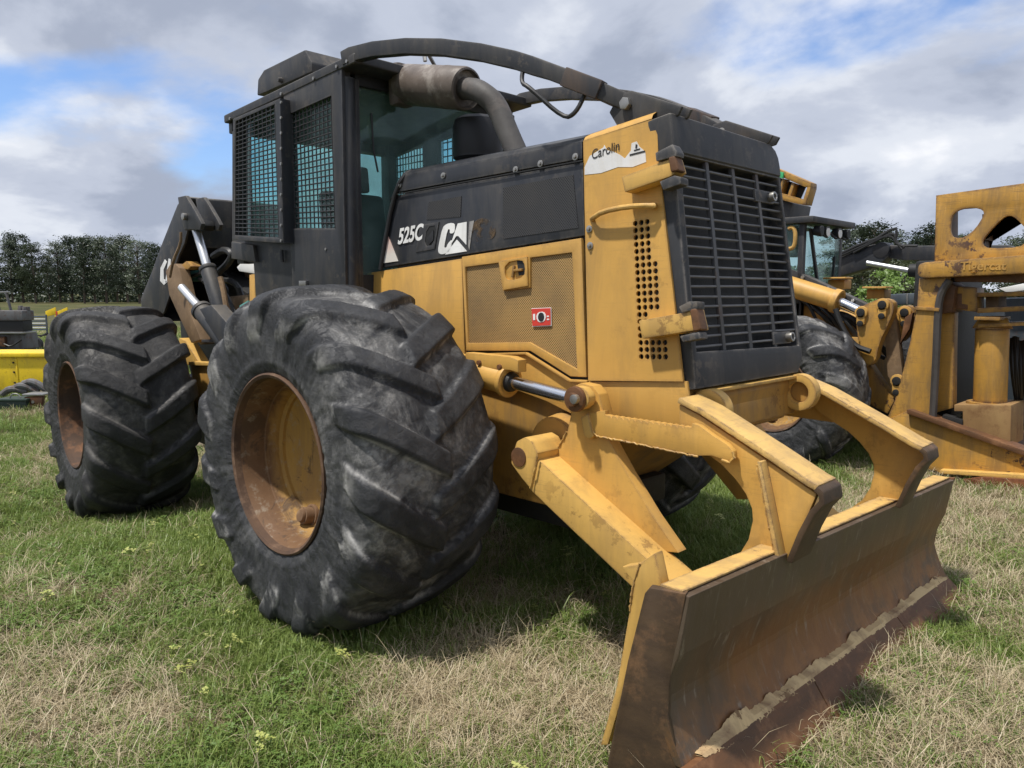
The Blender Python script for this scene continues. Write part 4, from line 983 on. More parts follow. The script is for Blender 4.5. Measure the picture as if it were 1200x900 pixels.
# ------------------------------------------------------------------ branch deflectors (sweeps), muffler, exhaust
def sweeps():
    pts = [(404, 70, -.71), (413, 65, -.70), (440, 58.5, -.685), (478, 55, -.665), (520, 56, -.64), (565, 62, -.61), (605, 71, -.58), (645, 84, -.545), (690, 101, -.50), (742, 124, -.41)]
    Q = [at(u, v, y=y) for u, v, y in pts]
    for s in (1, -1):
        P = [Vector((p.x, p.y*s, p.z)) for p in Q]
        P2 = [P[0]]
        for a, b in zip(P, P[1:]): P2 += [a.lerp(b, .5), b]
        mb = MB(); n = len(P2); vs = []
        for i, p in enumerate(P2):
            t = (P2[min(i+1, n-1)]-P2[max(i-1, 0)]).normalized(); sd = t.cross(Vector((0, 0, 1))).normalized(); up = sd.cross(t)
            hh = .040 if i < n-5 else .036; ww = .030
            vs += [p+sd*(a*ww)+up*(b*hh) for a, b in ((-1, -1), (1, -1), (1, 1), (-1, 1))]
        mb.add(vs, [(0, 1, 2, 3), tuple(range(4*n-4, 4*n))]+[(i*4+k, i*4+(k+1) % 4, i*4+4+(k+1) % 4, i*4+4+k) for i in range(n-1) for k in range(4)])
        sw = mb.build('branch_deflector', M['black'], SK, .008)
        # flat joining plate with bare rust, near the front
        t = (P[8]-P[7]).normalized(); c = P[8]-t*.03
        b = MB(); b.bar(c-t*.10, c+t*.10, .064, .084); b.build('splice_plate', M['rusty_black'], sw, .006)
        # pivot bracket on the hood
        pv = P[9]; b = MB(); yb = pv.y
        b.prism([pv+Vector((-.10, -.045*s, -.02)), pv+Vector((-.05, -.045*s, .045)), pv+Vector((.02, -.045*s, .055)), pv+Vector((.28, -.045*s, -.055)), pv+Vector((.26, -.045*s, -.09)), pv+Vector((.0, -.045*s, -.135)), pv+Vector((-.03, -.045*s, -.12))], (0, .018*s, 0))
        b.prism([pv+Vector((-.10, .045*s, -.02)), pv+Vector((-.05, .045*s, .045)), pv+Vector((.02, .045*s, .055)), pv+Vector((.28, .045*s, -.055)), pv+Vector((.26, .045*s, -.09)), pv+Vector((.0, .045*s, -.135)), pv+Vector((-.03, .045*s, -.12))], (0, -.018*s, 0))
        br = b.build('deflector_bracket', M['black'], SK, .006)
        b = MB(); b.cyl(pv+Vector((0, -.062*s, 0)), pv+Vector((0, .05*s, 0)), .020, .020, 14); b.cyl(pv+Vector((0, -.07*s, 0)), pv+Vector((0, -.045*s, 0)), .028, .028, 6); b.build('pivot_bolt', M['steel'], br, .002)
        # bar running on over the grille
        b = MB(); b.bar(pv+Vector((.06, 0, .0)), Vector((1.47 if s > 0 else 1.36, pv.y*1.01, 2.432 if s > 0 else 2.47)), .05, .055); b.build('deflector_foot', M['black'], br, .006)
        # hand rail loop hanging under the bar
        a = P[6]+Vector((.05, 0, -.03)); e = P[8]+Vector((-.02, 0, -.03))
        b = MB(); b.tube([a, a+Vector((.0, -.02*s, -.085)), a+Vector((.06, -.03*s, -.115)), e+Vector((-.10, -.03*s, -.10)), e+Vector((-.03, -.03*s, -.085)), e], .0105, 8, 2); b.build('hand_rail', M['plastic'], sw)
        b = MB(); b.box(CX-.02, CX+.14, min(s*-.80, s*-.70), max(s*-.80, s*-.70), 2.90, 3.0); 
    # cross brace between the bars at the cab
    b = MB(); b.bar(Vector((.10, -.66, 2.93)), Vector((.10, .66, 2.93)), .05, .05) if False else b.box(-.06, .0, .40, .66, 2.70, 2.86)
    # muffler
    y = -.31; e = at(547, 104, y=y); s_ = at(474, 99, y=y); ax = Vector((1, 0, .0)); zc = (e.z+s_.z)/2
    p0 = Vector((s_.x+.02, y, s_.z-.005)); p1 = Vector((e.x, y, e.z)); L_ = (p1-p0).length; r = .118
    mb = MB(); mb.lathe([(.05, -.02), (r*.9, -.01), (r, .02), (r, L_*.68), (r*1.015, L_*.69), (r*1.015, L_*.73), (r, L_*.74), (r, L_-.02), (r*.95, L_), (r*.86, L_+.004), (r*.80, L_-.02), (r*.45, L_-.025), (.06, L_-.025)], p0, p1-p0, 40)
    mf = mb.build('muffler', M['muffler'], SK)
    dd = (p1-p0).normalized(); f = p1-dd*.02
    h = Vector((.455, -.267, 2.41))
    pp = MB(); pp.tube([f, f+dd*.09, f+dd*.17+Vector((0, -.01, -.02)), f.lerp(h, .42)+Vector((.08, 0, .05)), f.lerp(h, .75)+Vector((.03, 0, .02)), h, h+Vector((.03, 0, -.1))], .060, 18, 2); pp.build('exhaust_pipe', M['pipe'], SK)
    b = MB(); b.bar(p0+Vector((-.03, -.02, .12)), p0+Vector((-.02, -.02, -.13)), .14, .10, (1, 0, 0)); b.build('muffler_elbow', M['muffler'], SK, .03)
    b = MB(); b.tube([p0+Vector((.18, 0, .1)), p0+Vector((.16, .0, .2)), Vector((p0.x+.10, -.1, 2.98))], .012, 8); b.build('muffler_strap', M['steel'], SK)
    # air pre-cleaner
    c = at(560, 190, y=-.06); base = Vector((c.x, -.06, 2.40)); tz = at(560, 138, y=-.06).z
    bz = at(560, 186, y=-.06).z; rr = .150
    mb = MB(); mb.lathe([(.001, tz), (rr*.75, tz), (rr*.93, tz-.02), (rr, tz-.06), (rr, bz+.02), (rr*.99, bz+.015), (rr*.99, bz), (rr*.70, bz-.03), (rr*.62, bz-.05), (rr*.6, 2.38)], Vector((c.x, -.06, 0)), (0, 0, 1), 40)
    mb.build('air_precleaner', M['plastic'], SK)
M['rusty_black'] = m_paint('rust_bitten_black_paint', (.03, .03, .034), .55, chips=1., rust=(.09, .05, .035), dirt=(.08, .055, .04), dirt_amt=.8, wear=(.12, .08, .06), wear_amt=.8)
sweeps()

# ------------------------------------------------------------------ front frame, axle, nose
def front_frame():
    mb = MB()
    q = [(-.45, 1.285), (1.655, 1.285), (1.69, 1.20), (1.70, 1.08), (1.30, 1.00), (1.08, .78), (.86, .62), (.2, .62), (-.45, .80)]
    mb.prism([(x, -.485, z) for x, z in q], (0, .97, 0)); mb.build('front_frame', M['yellow_dirty'], SK, .008)
    # cleaner side plate
    mb = MB(); mb.prism(py([(548, 417), (617, 415), (668, 447), (805, 447), (812, 500), (790, 505), (700, 500), (640, 470), (600, 455), (548, 440)], -.527), (0, .014, 0)); mb.build('frame_side_plate', M['yellow'], SK, .003)
    b = MB(); b.cyl((0, -.8, .86), (0, .8, .86), .17, .17, 20); b.cyl((0, -.45, .86), (0, .45, .86), .26, .26, 24); b.build('front_axle', M['dark'], SK)
    b = MB(); b.box(-.35, .98, -.42, .42, .50, .66); b.build('belly_guard', M['dark'], SK, .02)
    # nose beam with two pierced lugs
    b = MB(); b.prism([(1.60, -.43, 1.262), (1.69, -.43, 1.262), (1.70, -.43, 1.235), (1.67, -.43, 1.06), (1.60, -.43, 1.03)], (0, .86, 0)); b.build('nose_beam', M['yellow_dirty'], SK, .008)
    b = MB(); b.box(1.60, 1.735, -.44, .44, 1.264, 1.278); b.build('nose_cap', M['yellow_arm'], SK, .003)
    for s in (1, -1):
        c = Vector((1.745, s*.435, 1.195)); b = MB(); b.ring(c+Vector((0, -.03, 0)), c+Vector((0, .03, 0)), .092, .052, 32); b.box(1.60, 1.672, s*.435-.026, s*.435+.026, 1.12, 1.262)
        lg = b.build('towing_lug', M['yellow_arm'], SK, .004)
        b = MB(); b.cyl(c+Vector((0, .0, 0)), c+Vector((0, .02, 0)), .053, .053, 24); b.build('lug_recess', M['dark'] if s < 0 else M['yellow_dirty'], lg)
front_frame()

# ------------------------------------------------------------------ blade, arms and lift cylinders
ROLLK = -.024
def tilt(y0): return lambda p: Vector((p.x, p.y, p.z+ROLLK*(p.y-y0)))
def arms():
    def both(fn, name, m, bevel=.004, parent=None):
        """near part as built from the photograph, far part mirrored and lowered by the blade's slight tilt"""
        mb = fn(); a = mb.build(name, M[m], parent[0] if parent else SK, bevel)
        mm = mirror(mb); y0 = abs(sum(v[1] for v in mb.v)/len(mb.v))
        mm.v = [(x, y, z+ROLLK*(2*y0)) for x, y, z in mm.v]; b = mm.build(name, M[m], parent[1] if parent else SK, bevel)
        return a, b
    # lower push arms
    def push():
        mb = MB(); S = at(621, 551, y=-.80); E_ = Vector((2.03, -.80, .355)); d = (E_-S).normalized(); up = Vector((0, 1, 0)).cross(d).normalized() if False else Vector((-d.z, 0, d.x))
        h = .078
        q = [S+up*.075+d*.01, E_+up*h, E_-up*h, S-up*.082+d*.03]
        mb.prism([p+Vector((0, 0, 0)) for p in q], (0, .16, 0)); return mb
    pa = both(push, 'push_arm', 'yellow_arm', .010)
    def knuckle():
        mb = MB(); q = [(601, 529), (605, 517), (615, 512), (623, 517), (630, 531), (621, 573), (611, 561), (598, 543)]
        mb.prism(py(q, -.812), (0, .19, 0)); return mb
    kn = both(knuckle, 'arm_knuckle', 'yellow_arm', .012)
    def pin():
        mb = MB(); c = at(607, 536, y=-.818); mb.cyl(c, c+Vector((0, .35, 0)), .046, .046, 22); return mb
    both(pin, 'pivot_pin', 'edge', .004, kn)
    def boss():
        c = at(640, 528, y=-.56); mb = MB(); mb.cyl((1.0, -.60, .96), (1.0, -.46, .96), .14, .16, 28); return mb
    both(boss, 'pivot_boss', 'yellow_dirty', .006)
    # upright lift plate
    def lift():
        q = [(663, 468), (668, 455), (680, 449), (694, 452), (702, 462), (707, 482), (712, 513), (735, 555), (765, 605), (795, 648), (700, 640), (655, 575), (645, 530), (656, 520), (665, 505), (669, 485)]
        mb = MB(); mb.prism(py(q, -.665), (0, .065, 0)); return mb
    lp = both(lift, 'lift_plate', 'yellow', .005)
    def stop():
        mb = MB(); mb.prism(py([(680, 489), (689, 484), (693, 500), (695, 512), (690, 515), (684, 511)], -.70), (0, .04, 0)); return mb
    both(stop, 'stop_block', 'yellow_arm', .008, lp)
    # tie bar from the lift plate to the upper arm
    def tie():
        q = [(690, 484), (709, 481), (709, 486)]
        for k in range(13):
            u = 714+k*7; v = 487+k*1.0; q += [(u, v), (u+2.5, v+2.8), (u+3.5, v+.2)]
        q += [(804, 500), (810, 501), (811, 496), (820, 499), (836, 511), (852, 521), (859, 529), (860, 536), (855, 541), (846, 538), (834, 534), (818, 534), (700, 511), (692, 500)]
        mb = MB(); mb.prism(py(q, -.69), (0, .03, 0)); return mb
    both(tie, 'tie_bar', 'yellow', .003)
    # upper arm: web with a big round cut-out, flanges along its upper and front edges
    web_q = [(796, 474), (820, 487), (951, 575), (957, 579), (946, 605), (924, 654), (905, 662), (840, 676), (826, 678), (850, 662), (866, 650), (877, 632), (882, 610), (881, 596), (874, 579), (862, 562), (846, 545), (826, 530), (806, 514), (796, 500)]
    def web():
        mb = MB(); mb.prism(py(web_q, -.645), (0, .03, 0)); return mb
    ua = both(web, 'upper_arm', 'yellow', .004)
    def topf(front=False):
        a = [at(u, v, y=-.66) for u, v in ((793, 472), (820, 486), (900, 539), (945, 570))]; mb = MB()
        b = a[-1]; tip = b+Vector((.035, 0, -.012)); low = at(921, 654, y=-.66)
        pth = a+[tip] if not front else [tip+Vector((-.012, 0, .001)), tip+Vector((.006, 0, -.012)), tip+Vector((.012, 0, -.032)), tip.lerp(low, .28)+Vector((.006, 0, 0)), tip.lerp(low, .6), low+Vector((0, 0, -.01))]
        n = len(pth); vs = []
        for i, p in enumerate(pth):
            t = (pth[min(i+1, n-1)]-pth[max(i-1, 0)]).normalized(); up = Vector((-t.z, 0, t.x)) if t.x > -.5 else Vector((-t.z, 0, t.x))
            vs += [p, p+up*.024, p+up*.024+Vector((0, .165, 0)), p+Vector((0, .165, 0))]
        mb.add(vs, [(0, 1, 2, 3), tuple(range(4*n-4, 4*n))]+[(i*4+k, i*4+(k+1) % 4, i*4+4+(k+1) % 4, i*4+4+k) for i in range(n-1) for k in range(4)]); return mb
    both(topf, 'arm_flange', 'flange', .007, ua); both(lambda: topf(True), 'arm_front_flange', 'bare_brown', .006, ua)
    def gus():
        mb = MB(); a = at(887, 541, y=-.70); b = at(909, 655, y=-.70); w = at(891, 545, y=-.70)-a
        mb.prism([a, a+Vector((.013, 0, 0)), b+Vector((.016, 0, 0)), b+Vector((-.002, 0, 0))], (0, .055, 0)); return mb
    both(gus, 'arm_gusset', 'flange', .003, ua)
    # lift cylinders
    def barrel():
        mb = MB(); a = at(520, 424, y=-.68); b = at(598, 447, y=-.68); mb.cyl(a, b, .070, .070, 24); d = (b-a).normalized(); mb.cyl(b-d*.03, b, .082, .082, 24); return mb
    cy_ = both(barrel, 'lift_cylinder', 'yellow', .005)
    def gl():
        mb = MB(); a = at(597, 447, y=-.68); b = at(602, 448.5, y=-.68); mb.cyl(a, b, .052, .045, 20); return mb
    both(gl, 'cylinder_gland', 'dark', .003, cy_)
    def rod():
        mb = MB(); a = at(596, 446.5, y=-.68); b = at(676, 468, y=-.68); mb.cyl(a, b, .031, .031, 18); return mb
    both(rod, 'cylinder_rod', 'chrome', .0, cy_)
    def bracket():
        mb = MB(); mb.prism(py([(545, 413), (597, 418), (607, 422), (607, 437), (598, 434), (545, 430)], -.73), (0, .06, 0)); return mb
    bk = both(bracket, 'cylinder_bracket', 'yellow', .006)
    for u, v in ((562, 425), (586, 430)):
        p = at(u, v, y=-.731); b = MB(); b.cyl(p, p+Vector((0, -.012, 0)), .014, .012, 8); b.build('bracket_bolt', M['edge'], bk[0])
    def clev():
        mb = MB(); c = at(677, 468, y=-.72); mb.prism(py(smooth_poly([(662, 455), (680, 452), (690, 462), (690, 474), (680, 482), (661, 478)], 1), -.735), (0, .05, 0)); return mb
    cl = both(clev, 'rod_clevis', 'yellow_arm', .006)
    def cpin():
        mb = MB(); c = at(675.5, 467.5, y=-.735); mb.cyl(c+Vector((0, -.04, 0)), c+Vector((0, .12, 0)), .030, .030, 18); mb.cyl(c+Vector((0, -.02, 0)), c, .055, .058, 20); return mb
    both(cpin, 'clevis_pin', 'edge', .003, cl)
    def nut():
        mb = MB(); c = at(675.5, 467.5, y=-.775); mb.cyl(c+Vector((0, -.022, 0)), c, .021, .021, 12); return mb
    both(nut, 'pin_end', 'steel', .002, cl)
M['flange'] = m_paint('scuffed_pale_yellow_paint', (.61, .39, .125), .5, chips=.9, rust=(.11, .07, .05), dirt=(.25, .17, .10), dirt_amt=.5, wear=(.12, .075, .055), wear_amt=1., scratch=.5)
arms()
def blade():
    k = -.044; y0 = -.68; yl, yr = -1.32, 1.47
    Z = lambda z, y: z+k*(y-y0)
    prof = [(2.200, .735), (2.183, .63), (2.166, .53)]+[(2.166-.048*math.sin(min(1, t*1.9)*math.pi/2)+.080*max(0, t-.42)**1.55/.58**1.55*1.0, .53-.365*t) for t in [i/14 for i in range(1, 15)]]
    n = len(prof); ys = [yl+(yr-yl)*i/14 for i in range(15)]
    mb = MB(); vs = []
    for y in ys:
        vs += [(x, y, Z(z, y)) for x, z in prof]+[(x-.035, y, Z(z, y)) for x, z in prof[::-1]]
    m2 = 2*n
    mb.add(vs, [(i*m2+a, i*m2+(a+1) % m2, (i+1)*m2+(a+1) % m2, (i+1)*m2+a) for i in range(14) for a in range(m2)]+[tuple(range(m2)), tuple(range(14*m2, 15*m2))])
    bl = mb.build('blade', M['blade'], SK, .004, ang=7)
    # top flange, painted, a little battered
    mb = MB(); vs = []; N = 60
    for i in range(N+1):
        y = yl+.0+(yr-yl-.0)*i/N; j = rng.uniform(-.004, .004)
        vs += [(2.175, y, Z(.735, y)+.004), (2.175, y, Z(.742, y)+.004), (2.092+j, y, Z(.742, y)+.004+j*.5), (2.092+j, y, Z(.715, y))]
    mb.add(vs, [(0, 1, 2, 3), tuple(range(4*N, 4*N+4))]+[(i*4+a, i*4+(a+1) % 4, i*4+4+(a+1) % 4, i*4+4+a) for i in range(N) for a in range(4)])
    mb.build('blade_top_flange', M['flange'], bl, .002)
    # back sheet and ribs
    mb = MB(); mb.prism([(2.05, yl+.02, Z(.71, yl)), (2.09, yl+.02, Z(.71, yl)), (2.09, yl+.02, Z(.12, yl)), (2.00, yl+.02, Z(.12, yl)), (1.96, yl+.02, Z(.30, yl))], (0, yr-yl-.04, k*(yr-yl-.04))); mb.build('blade_back_beam', M['yellow_dirty'], bl, .006)
    # cutting edge in three bolted lengths
    segs = [(-1.36, -.42), (-.415, .545), (.55, 1.40)]
    for a, b in segs:
        mb = MB(); q = lambda y: [(2.188, y, Z(.175, y)), (2.222, y, Z(.185, y)), (2.365, y, -.03), (2.335, y, -.05)]
        mb.add(q(a)+q(b), [(0, 1, 2, 3), (7, 6, 5, 4), (0, 4, 5, 1), (1, 5, 6, 2), (2, 6, 7, 3), (3, 7, 4, 0)]); mb.build('cutting_edge', M['edge'], bl, .006)
    # ragged bead of bared paint along the joint
    mb = MB(); N = 320; vs = []
    for i in range(N+1):
        y = -1.24+(1.40+1.24)*i/N; w = (.004+max(.0, -.030+.070*fbm(np.array([[y*11, 2., 3.]]), 3, 8)[0])+rng.uniform(0, .006))*(1.25-.6*i/N)*min(1, i/9, (N-i)/5); zz = Z(.185, y)
        vs += [(2.185, y, zz-.006), (2.182, y, zz+w*1.1), (2.212, y, zz+.006+w*.2), (2.222+w*.6, y, zz+.002-w*1.0)]
    mb.add(vs, [(i*4+a, i*4+(a+1) % 4, i*4+4+(a+1) % 4, i*4+4+a) for i in range(N) for a in range(4)]); mb.build('paint_bead', M['scrape'], bl)
    # near wing plate, swept back, and its painted gusset behind
    t0 = at(807, 709, x=2.19); A = [Vector((2.190, yl-.005, Z(.742, yl))), Vector((2.078, yl-.035, .768)), Vector((2.062, yl-.04, .745)), Vector((2.005, yl-.045, .50)), Vector((1.970, yl-.045, .32)), Vector((1.93, yl-.04, .13)), Vector((1.90, yl-.03, -.05)), Vector((2.20, yl+.02, -.02)), Vector((2.175, yl, Z(.2, yl))), Vector((2.135, yl-.0, Z(.32, yl))), Vector((2.135, yl-.0, Z(.42, yl))), Vector((2.155, yl-.0, Z(.54, yl)))]
    mb = MB(); mb.prism(A, (-.012, .035, 0)); mb.build('blade_end_plate', M['bare_brown'], bl, .006)
    mb = MB(); g = [(767, 648), (776, 690), (764, 702), (745, 762), (712, 874), (703, 874), (722, 805), (737, 717), (742, 683), (728, 664), (746, 662)]
    mb.prism(py(g, -1.24), (0, .05, 0)); mb.build('end_gusset', M['yellow_arm'], bl, .008)
    # far end plate
    mb = MB(); mb.prism([(2.20, yr, Z(.745, yr)), (2.13, yr, Z(.50, yr)), (2.11, yr, Z(.30, yr)), (2.19, yr, Z(.15, yr)), (2.05, yr, Z(.1, yr)), (2.02, yr, Z(.5, yr)), (2.06, yr, Z(.73, yr))], (0, .03, 0)); mb.build('blade_end_plate', M['edge'], bl, .005)
blade()

def welds():
    r = random.Random(3)
    for pts, y in ((((690, 500), (700, 511), (740, 519), (818, 535)), -.69), (((664, 506), (656, 521), (648, 532)), -.668), (((887, 545), (898, 600), (908, 652)), -.68), (((895, 545), (907, 600), (917, 648)), -.66), (((826, 676), (870, 665), (905, 659)), -.655),
                   (((858, 529), (861, 537), (855, 542), (846, 539)), -.69), (((630, 533), (628, 545), (621, 572)), -.815), (((750, 660), (742, 684), (738, 716)), -1.24)):
        P = [at(u, v, y=y) for u, v in pts]; Q = []
        for a, b in zip(P, P[1:]):
            n = max(3, int((b-a).length/.008)); Q += [a.lerp(b, i/n)+Vector((r.gauss(0, .0012), r.gauss(0, .001), r.gauss(0, .0012))) for i in range(n)]
        Q.append(P[-1]); mb = MB(); mb.tube(Q, [r.uniform(.0030, .0052) for _ in Q], 6); mb.build('weld_bead', M['yellow_arm'], SK)
welds()
# ------------------------------------------------------------------ rear frame, arch and grapple
def rear_end():
    yel = M['yellow']; K = M['black']
    b = MB(); b.prism(py([(292, 322), (303, 320), (309, 352), (309, 420), (293, 420)], -.55), (0, .30, 0)); b.build('frame_post', yel, SK, .006)
    b = MB(); b.prism(py([(277, 313), (285, 305), (295, 308), (300, 318), (298, 321), (280, 318)], -.5), (0, .15, 0)); b.build('reservoir_bottle', M['white'], SK, .01)
    b = MB(); b.prism([(-1.75, -.40, 1.15), (-.40, -.40, 1.22), (-.40, -.40, .72), (-1.75, -.40, .70)], (0, .80, 0)); b.build('articulation_frame', M['yellow_dirty'], SK, .01)
    b = MB(); b.cyl((-1.75, 0, .55), (-1.75, 0, 1.25), .12, .12, 20); b.build('articulation_pin', M['dark'], SK)
    def rb(q, y, th, name, m, bevel=.006, par=None):
        mb = MB(); mb.prism(py(q, y), (0, th, 0)); return mb.build(name, M[m] if isinstance(m, str) else m, par or SK, bevel)
    rb([(223, 425), (266, 427), (262, 460), (240, 503), (228, 470)], -.50, 1.0, 'rear_frame', 'yellow_dirty')
    rb([(221, 424), (266, 426), (266, 429), (221, 428)], -.53, 1.06, 'frame_deck', 'yellow_arm', .002)
    b = MB(); b.box(-4.4, -2.7, -.40, .40, .45, 1.05); b.xf(rear); b.build('rear_chassis', M['dark'], SK, .02)
    b = MB(); b.cyl((-3.53, -.8, .86), (-3.53, .8, .86), .17, .17, 20); b.cyl((-3.53, -.4, .86), (-3.53, .4, .86), .26, .26, 20); b.xf(rear); b.build('rear_axle', M['dark'], SK)
    rb([(210, 396), (217, 400), (233, 425), (220, 428), (206, 428)], -.46, .10, 'frame_ear', 'yellow_arm')
    # boom arm, bare brown edge
    ba = rb([(194, 318), (199, 310), (205, 309), (210, 314), (217, 345), (226, 375), (235, 398), (224, 402), (212, 376), (198, 345)], -.50, .09, 'boom_arm', 'brown_arm', .008)
    mm = MB(); mm.prism(py([(194, 318), (199, 310), (205, 309), (210, 314), (217, 345), (226, 375), (235, 398), (224, 402), (212, 376), (198, 345)], -.50), (0, .09, 0)); m2 = MB(); m2.v = [(x, y+.75, z) for x, y, z in mm.v]; m2.f = mm.f; m2.build('boom_arm', M['brown_arm'], SK, .008)
    rb([(222, 352), (232, 360), (243, 402), (234, 404)], -.40, .10, 'boom_side', K)
    # grapple tong: two crescent plates with a curved sheet between
    cres = [(216, 230), (208, 240), (190, 285), (178, 318), (165, 350), (166, 362), (180, 377), (192, 366), (199, 345), (203, 318), (210, 298), (216, 285), (220, 268), (214, 250)]
    yg = -.46
    gr = rb(cres, yg, .02, 'grapple_tong', K, .003)
    c2 = MB(); c2.prism([p+Vector((0, .92, 0)) for p in py(cres, yg)], (0, .02, 0)); c2.build('tong_side_plate', K, gr, .003)
    sh = MB(); sh.strip([p+Vector((0, .002, 0)) for p in py([(216, 230), (208, 240), (190, 285), (178, 318), (165, 350), (166, 362), (180, 377)], yg)], (0, .93, 0)); o = sh.build('tong_sheet', K, gr)
    md = o.modifiers.new('solid', 'SOLIDIFY'); md.thickness = .02
    rb([(220, 236), (230, 237), (285, 238), (285, 292), (236, 290), (226, 262)], yg+.02, .9, 'tong_top_box', K, .008, gr) if False else None
    tb = MB(); q = py([(222, 232), (234, 233), (237, 262), (238, 290), (228, 285)], yg+.03)
    fp = [q[0], q[4]]; tb.prism([q[1], q[1]+Vector((-.05, 0, 0)), q[3]+Vector((-.05, 0, 0)), q[3]], (0, .86, 0)); tb.build('tong_front_plate', K, gr, .006)
    # lug with pin at the top, cylinder below it
    lq = [(208, 231), (217, 229), (224, 240), (232, 254), (236, 262), (234, 269), (215, 269), (211, 250)]
    lg = rb(lq, yg-.13, .035, 'cylinder_lug', K, .008, gr)
    l2 = MB(); l2.prism([p+Vector((0, .15, 0)) for p in py(lq, yg-.13)], (0, .035, 0)); l2.build('cylinder_lug', K, gr, .008)
    l3 = MB(); l3.prism(py([(215, 258), (234, 258), (236, 264), (234, 270), (215, 270)], yg-.10), (0, .12, 0)); l3.build('rod_end', M['dark'], gr, .015)
    p = at(218, 254, y=yg-.131); b = MB(); b.cyl(p, p+Vector((0, -.03, 0)), .03, .03, 12); b.build('lug_pin', M['steel'], gr, .003)
    b = MB(); b.tube([at(u, v, y=-.60) for u, v in ((212, 272), (212, 285), (203, 305), (199, 325))], .012, 6, 1); b.build('grapple_hose', M['brown_arm'], SK)
    def cyl2(a, b, c, y, rr, rb_, nm):
        A, B, C = [at(*q, y=y) for q in (a, b, c)]; m = MB(); m.cyl(B, C, rb_, rb_, 18); m.cyl(B, B.lerp(C, .06), rb_*1.12, rb_*1.12, 18); o = m.build(nm, K, SK, .004)
        m = MB(); m.cyl(A, B, rr, rr, 14); m.build('cylinder_rod', M['chrome_dull'], o)
    cyl2((229, 266), (243, 313), (262, 375), yg-.06, .035, .062, 'grapple_cylinder')
    cyl2((213, 337), (236, 363), (272, 410), -.66, .034, .075, 'boom_cylinder')
    rb([(233, 362), (247, 357), (274, 388), (274, 412), (262, 408)], -.76, .12, 'cylinder_guard', K, .01)
    # hoses and small hydraulics heaped behind the cab
    r = random.Random(5)
    for i in range(11):
        y = r.uniform(-.35, .3); a = (r.uniform(212, 245), r.uniform(318, 345)); c = (r.uniform(268, 296), r.uniform(345, 420)); mid = ((a[0]+c[0])/2+r.uniform(-10, 12), min(a[1], c[1])-r.uniform(-14, 16))
        b = MB(); b.tube([at(*a, y=y), at(*mid, y=y-.05), at(*c, y=y)], r.uniform(.016, .028), 7, 2); b.build('hydraulic_hose', M['hose'], SK)
    b = MB(); b.tube([at(u, v, y=-.4) for u, v in ((240, 330), (258, 318), (270, 306), (272, 296), (262, 292), (250, 300))], .03, 8, 2); b.build('hydraulic_hose', M['hose'], SK)
    b = MB(); b.tube([at(u, v, y=-.62) for u, v in ((258, 325), (263, 345), (270, 395))], .022, 8, 1); b.build('hydraulic_pipe', M['brown_arm'], SK)
    rb([(206, 320), (240, 318), (270, 330), (292, 345), (292, 445), (225, 445), (212, 400)], -.05, .3, 'winch_housing', M['dark'], .02)
    rb([(220, 318), (238, 316), (240, 328), (224, 330)], -.30, .12, 'valve_block', M['teal'], .01)
    rb([(262, 348), (290, 345), (291, 362), (263, 362)], -.30, .14, 'winch_drum', M['brown_arm'], .03)
    rb([(280, 358), (290, 352), (292, 366), (282, 372)], -.36, .06, 'valve_cap', M['teal'], .01)
    rb([(236, 398), (262, 398), (262, 401), (236, 401)], -.55, .05, 'step_bar', K, .002); rb([(240, 385), (258, 388), (258, 391), (240, 388)], -.5, .05, 'step_bar', K, .002)
    rb([(213, 310), (218, 306), (224, 312), (220, 316), (213, 315)], -.45, .1, 'arm_end_cap', M['yellow_dirty'], .006)
    # white letters on the near crescent
    for q in ([(188, 314), (193, 304), (195.5, 307), (191.5, 316), (192, 327), (196, 330), (192, 334), (187.5, 329)], [(193.5, 331), (197.5, 303), (200, 304), (199, 331), (197, 331), (196.9, 324), (195.9, 324), (195.6, 331)]):
        mb = MB(); mb.prism(py(q, yg-.003), (0, .003, 0)); mb.build('emblem_letter', M['decal'], gr)
rear_end()

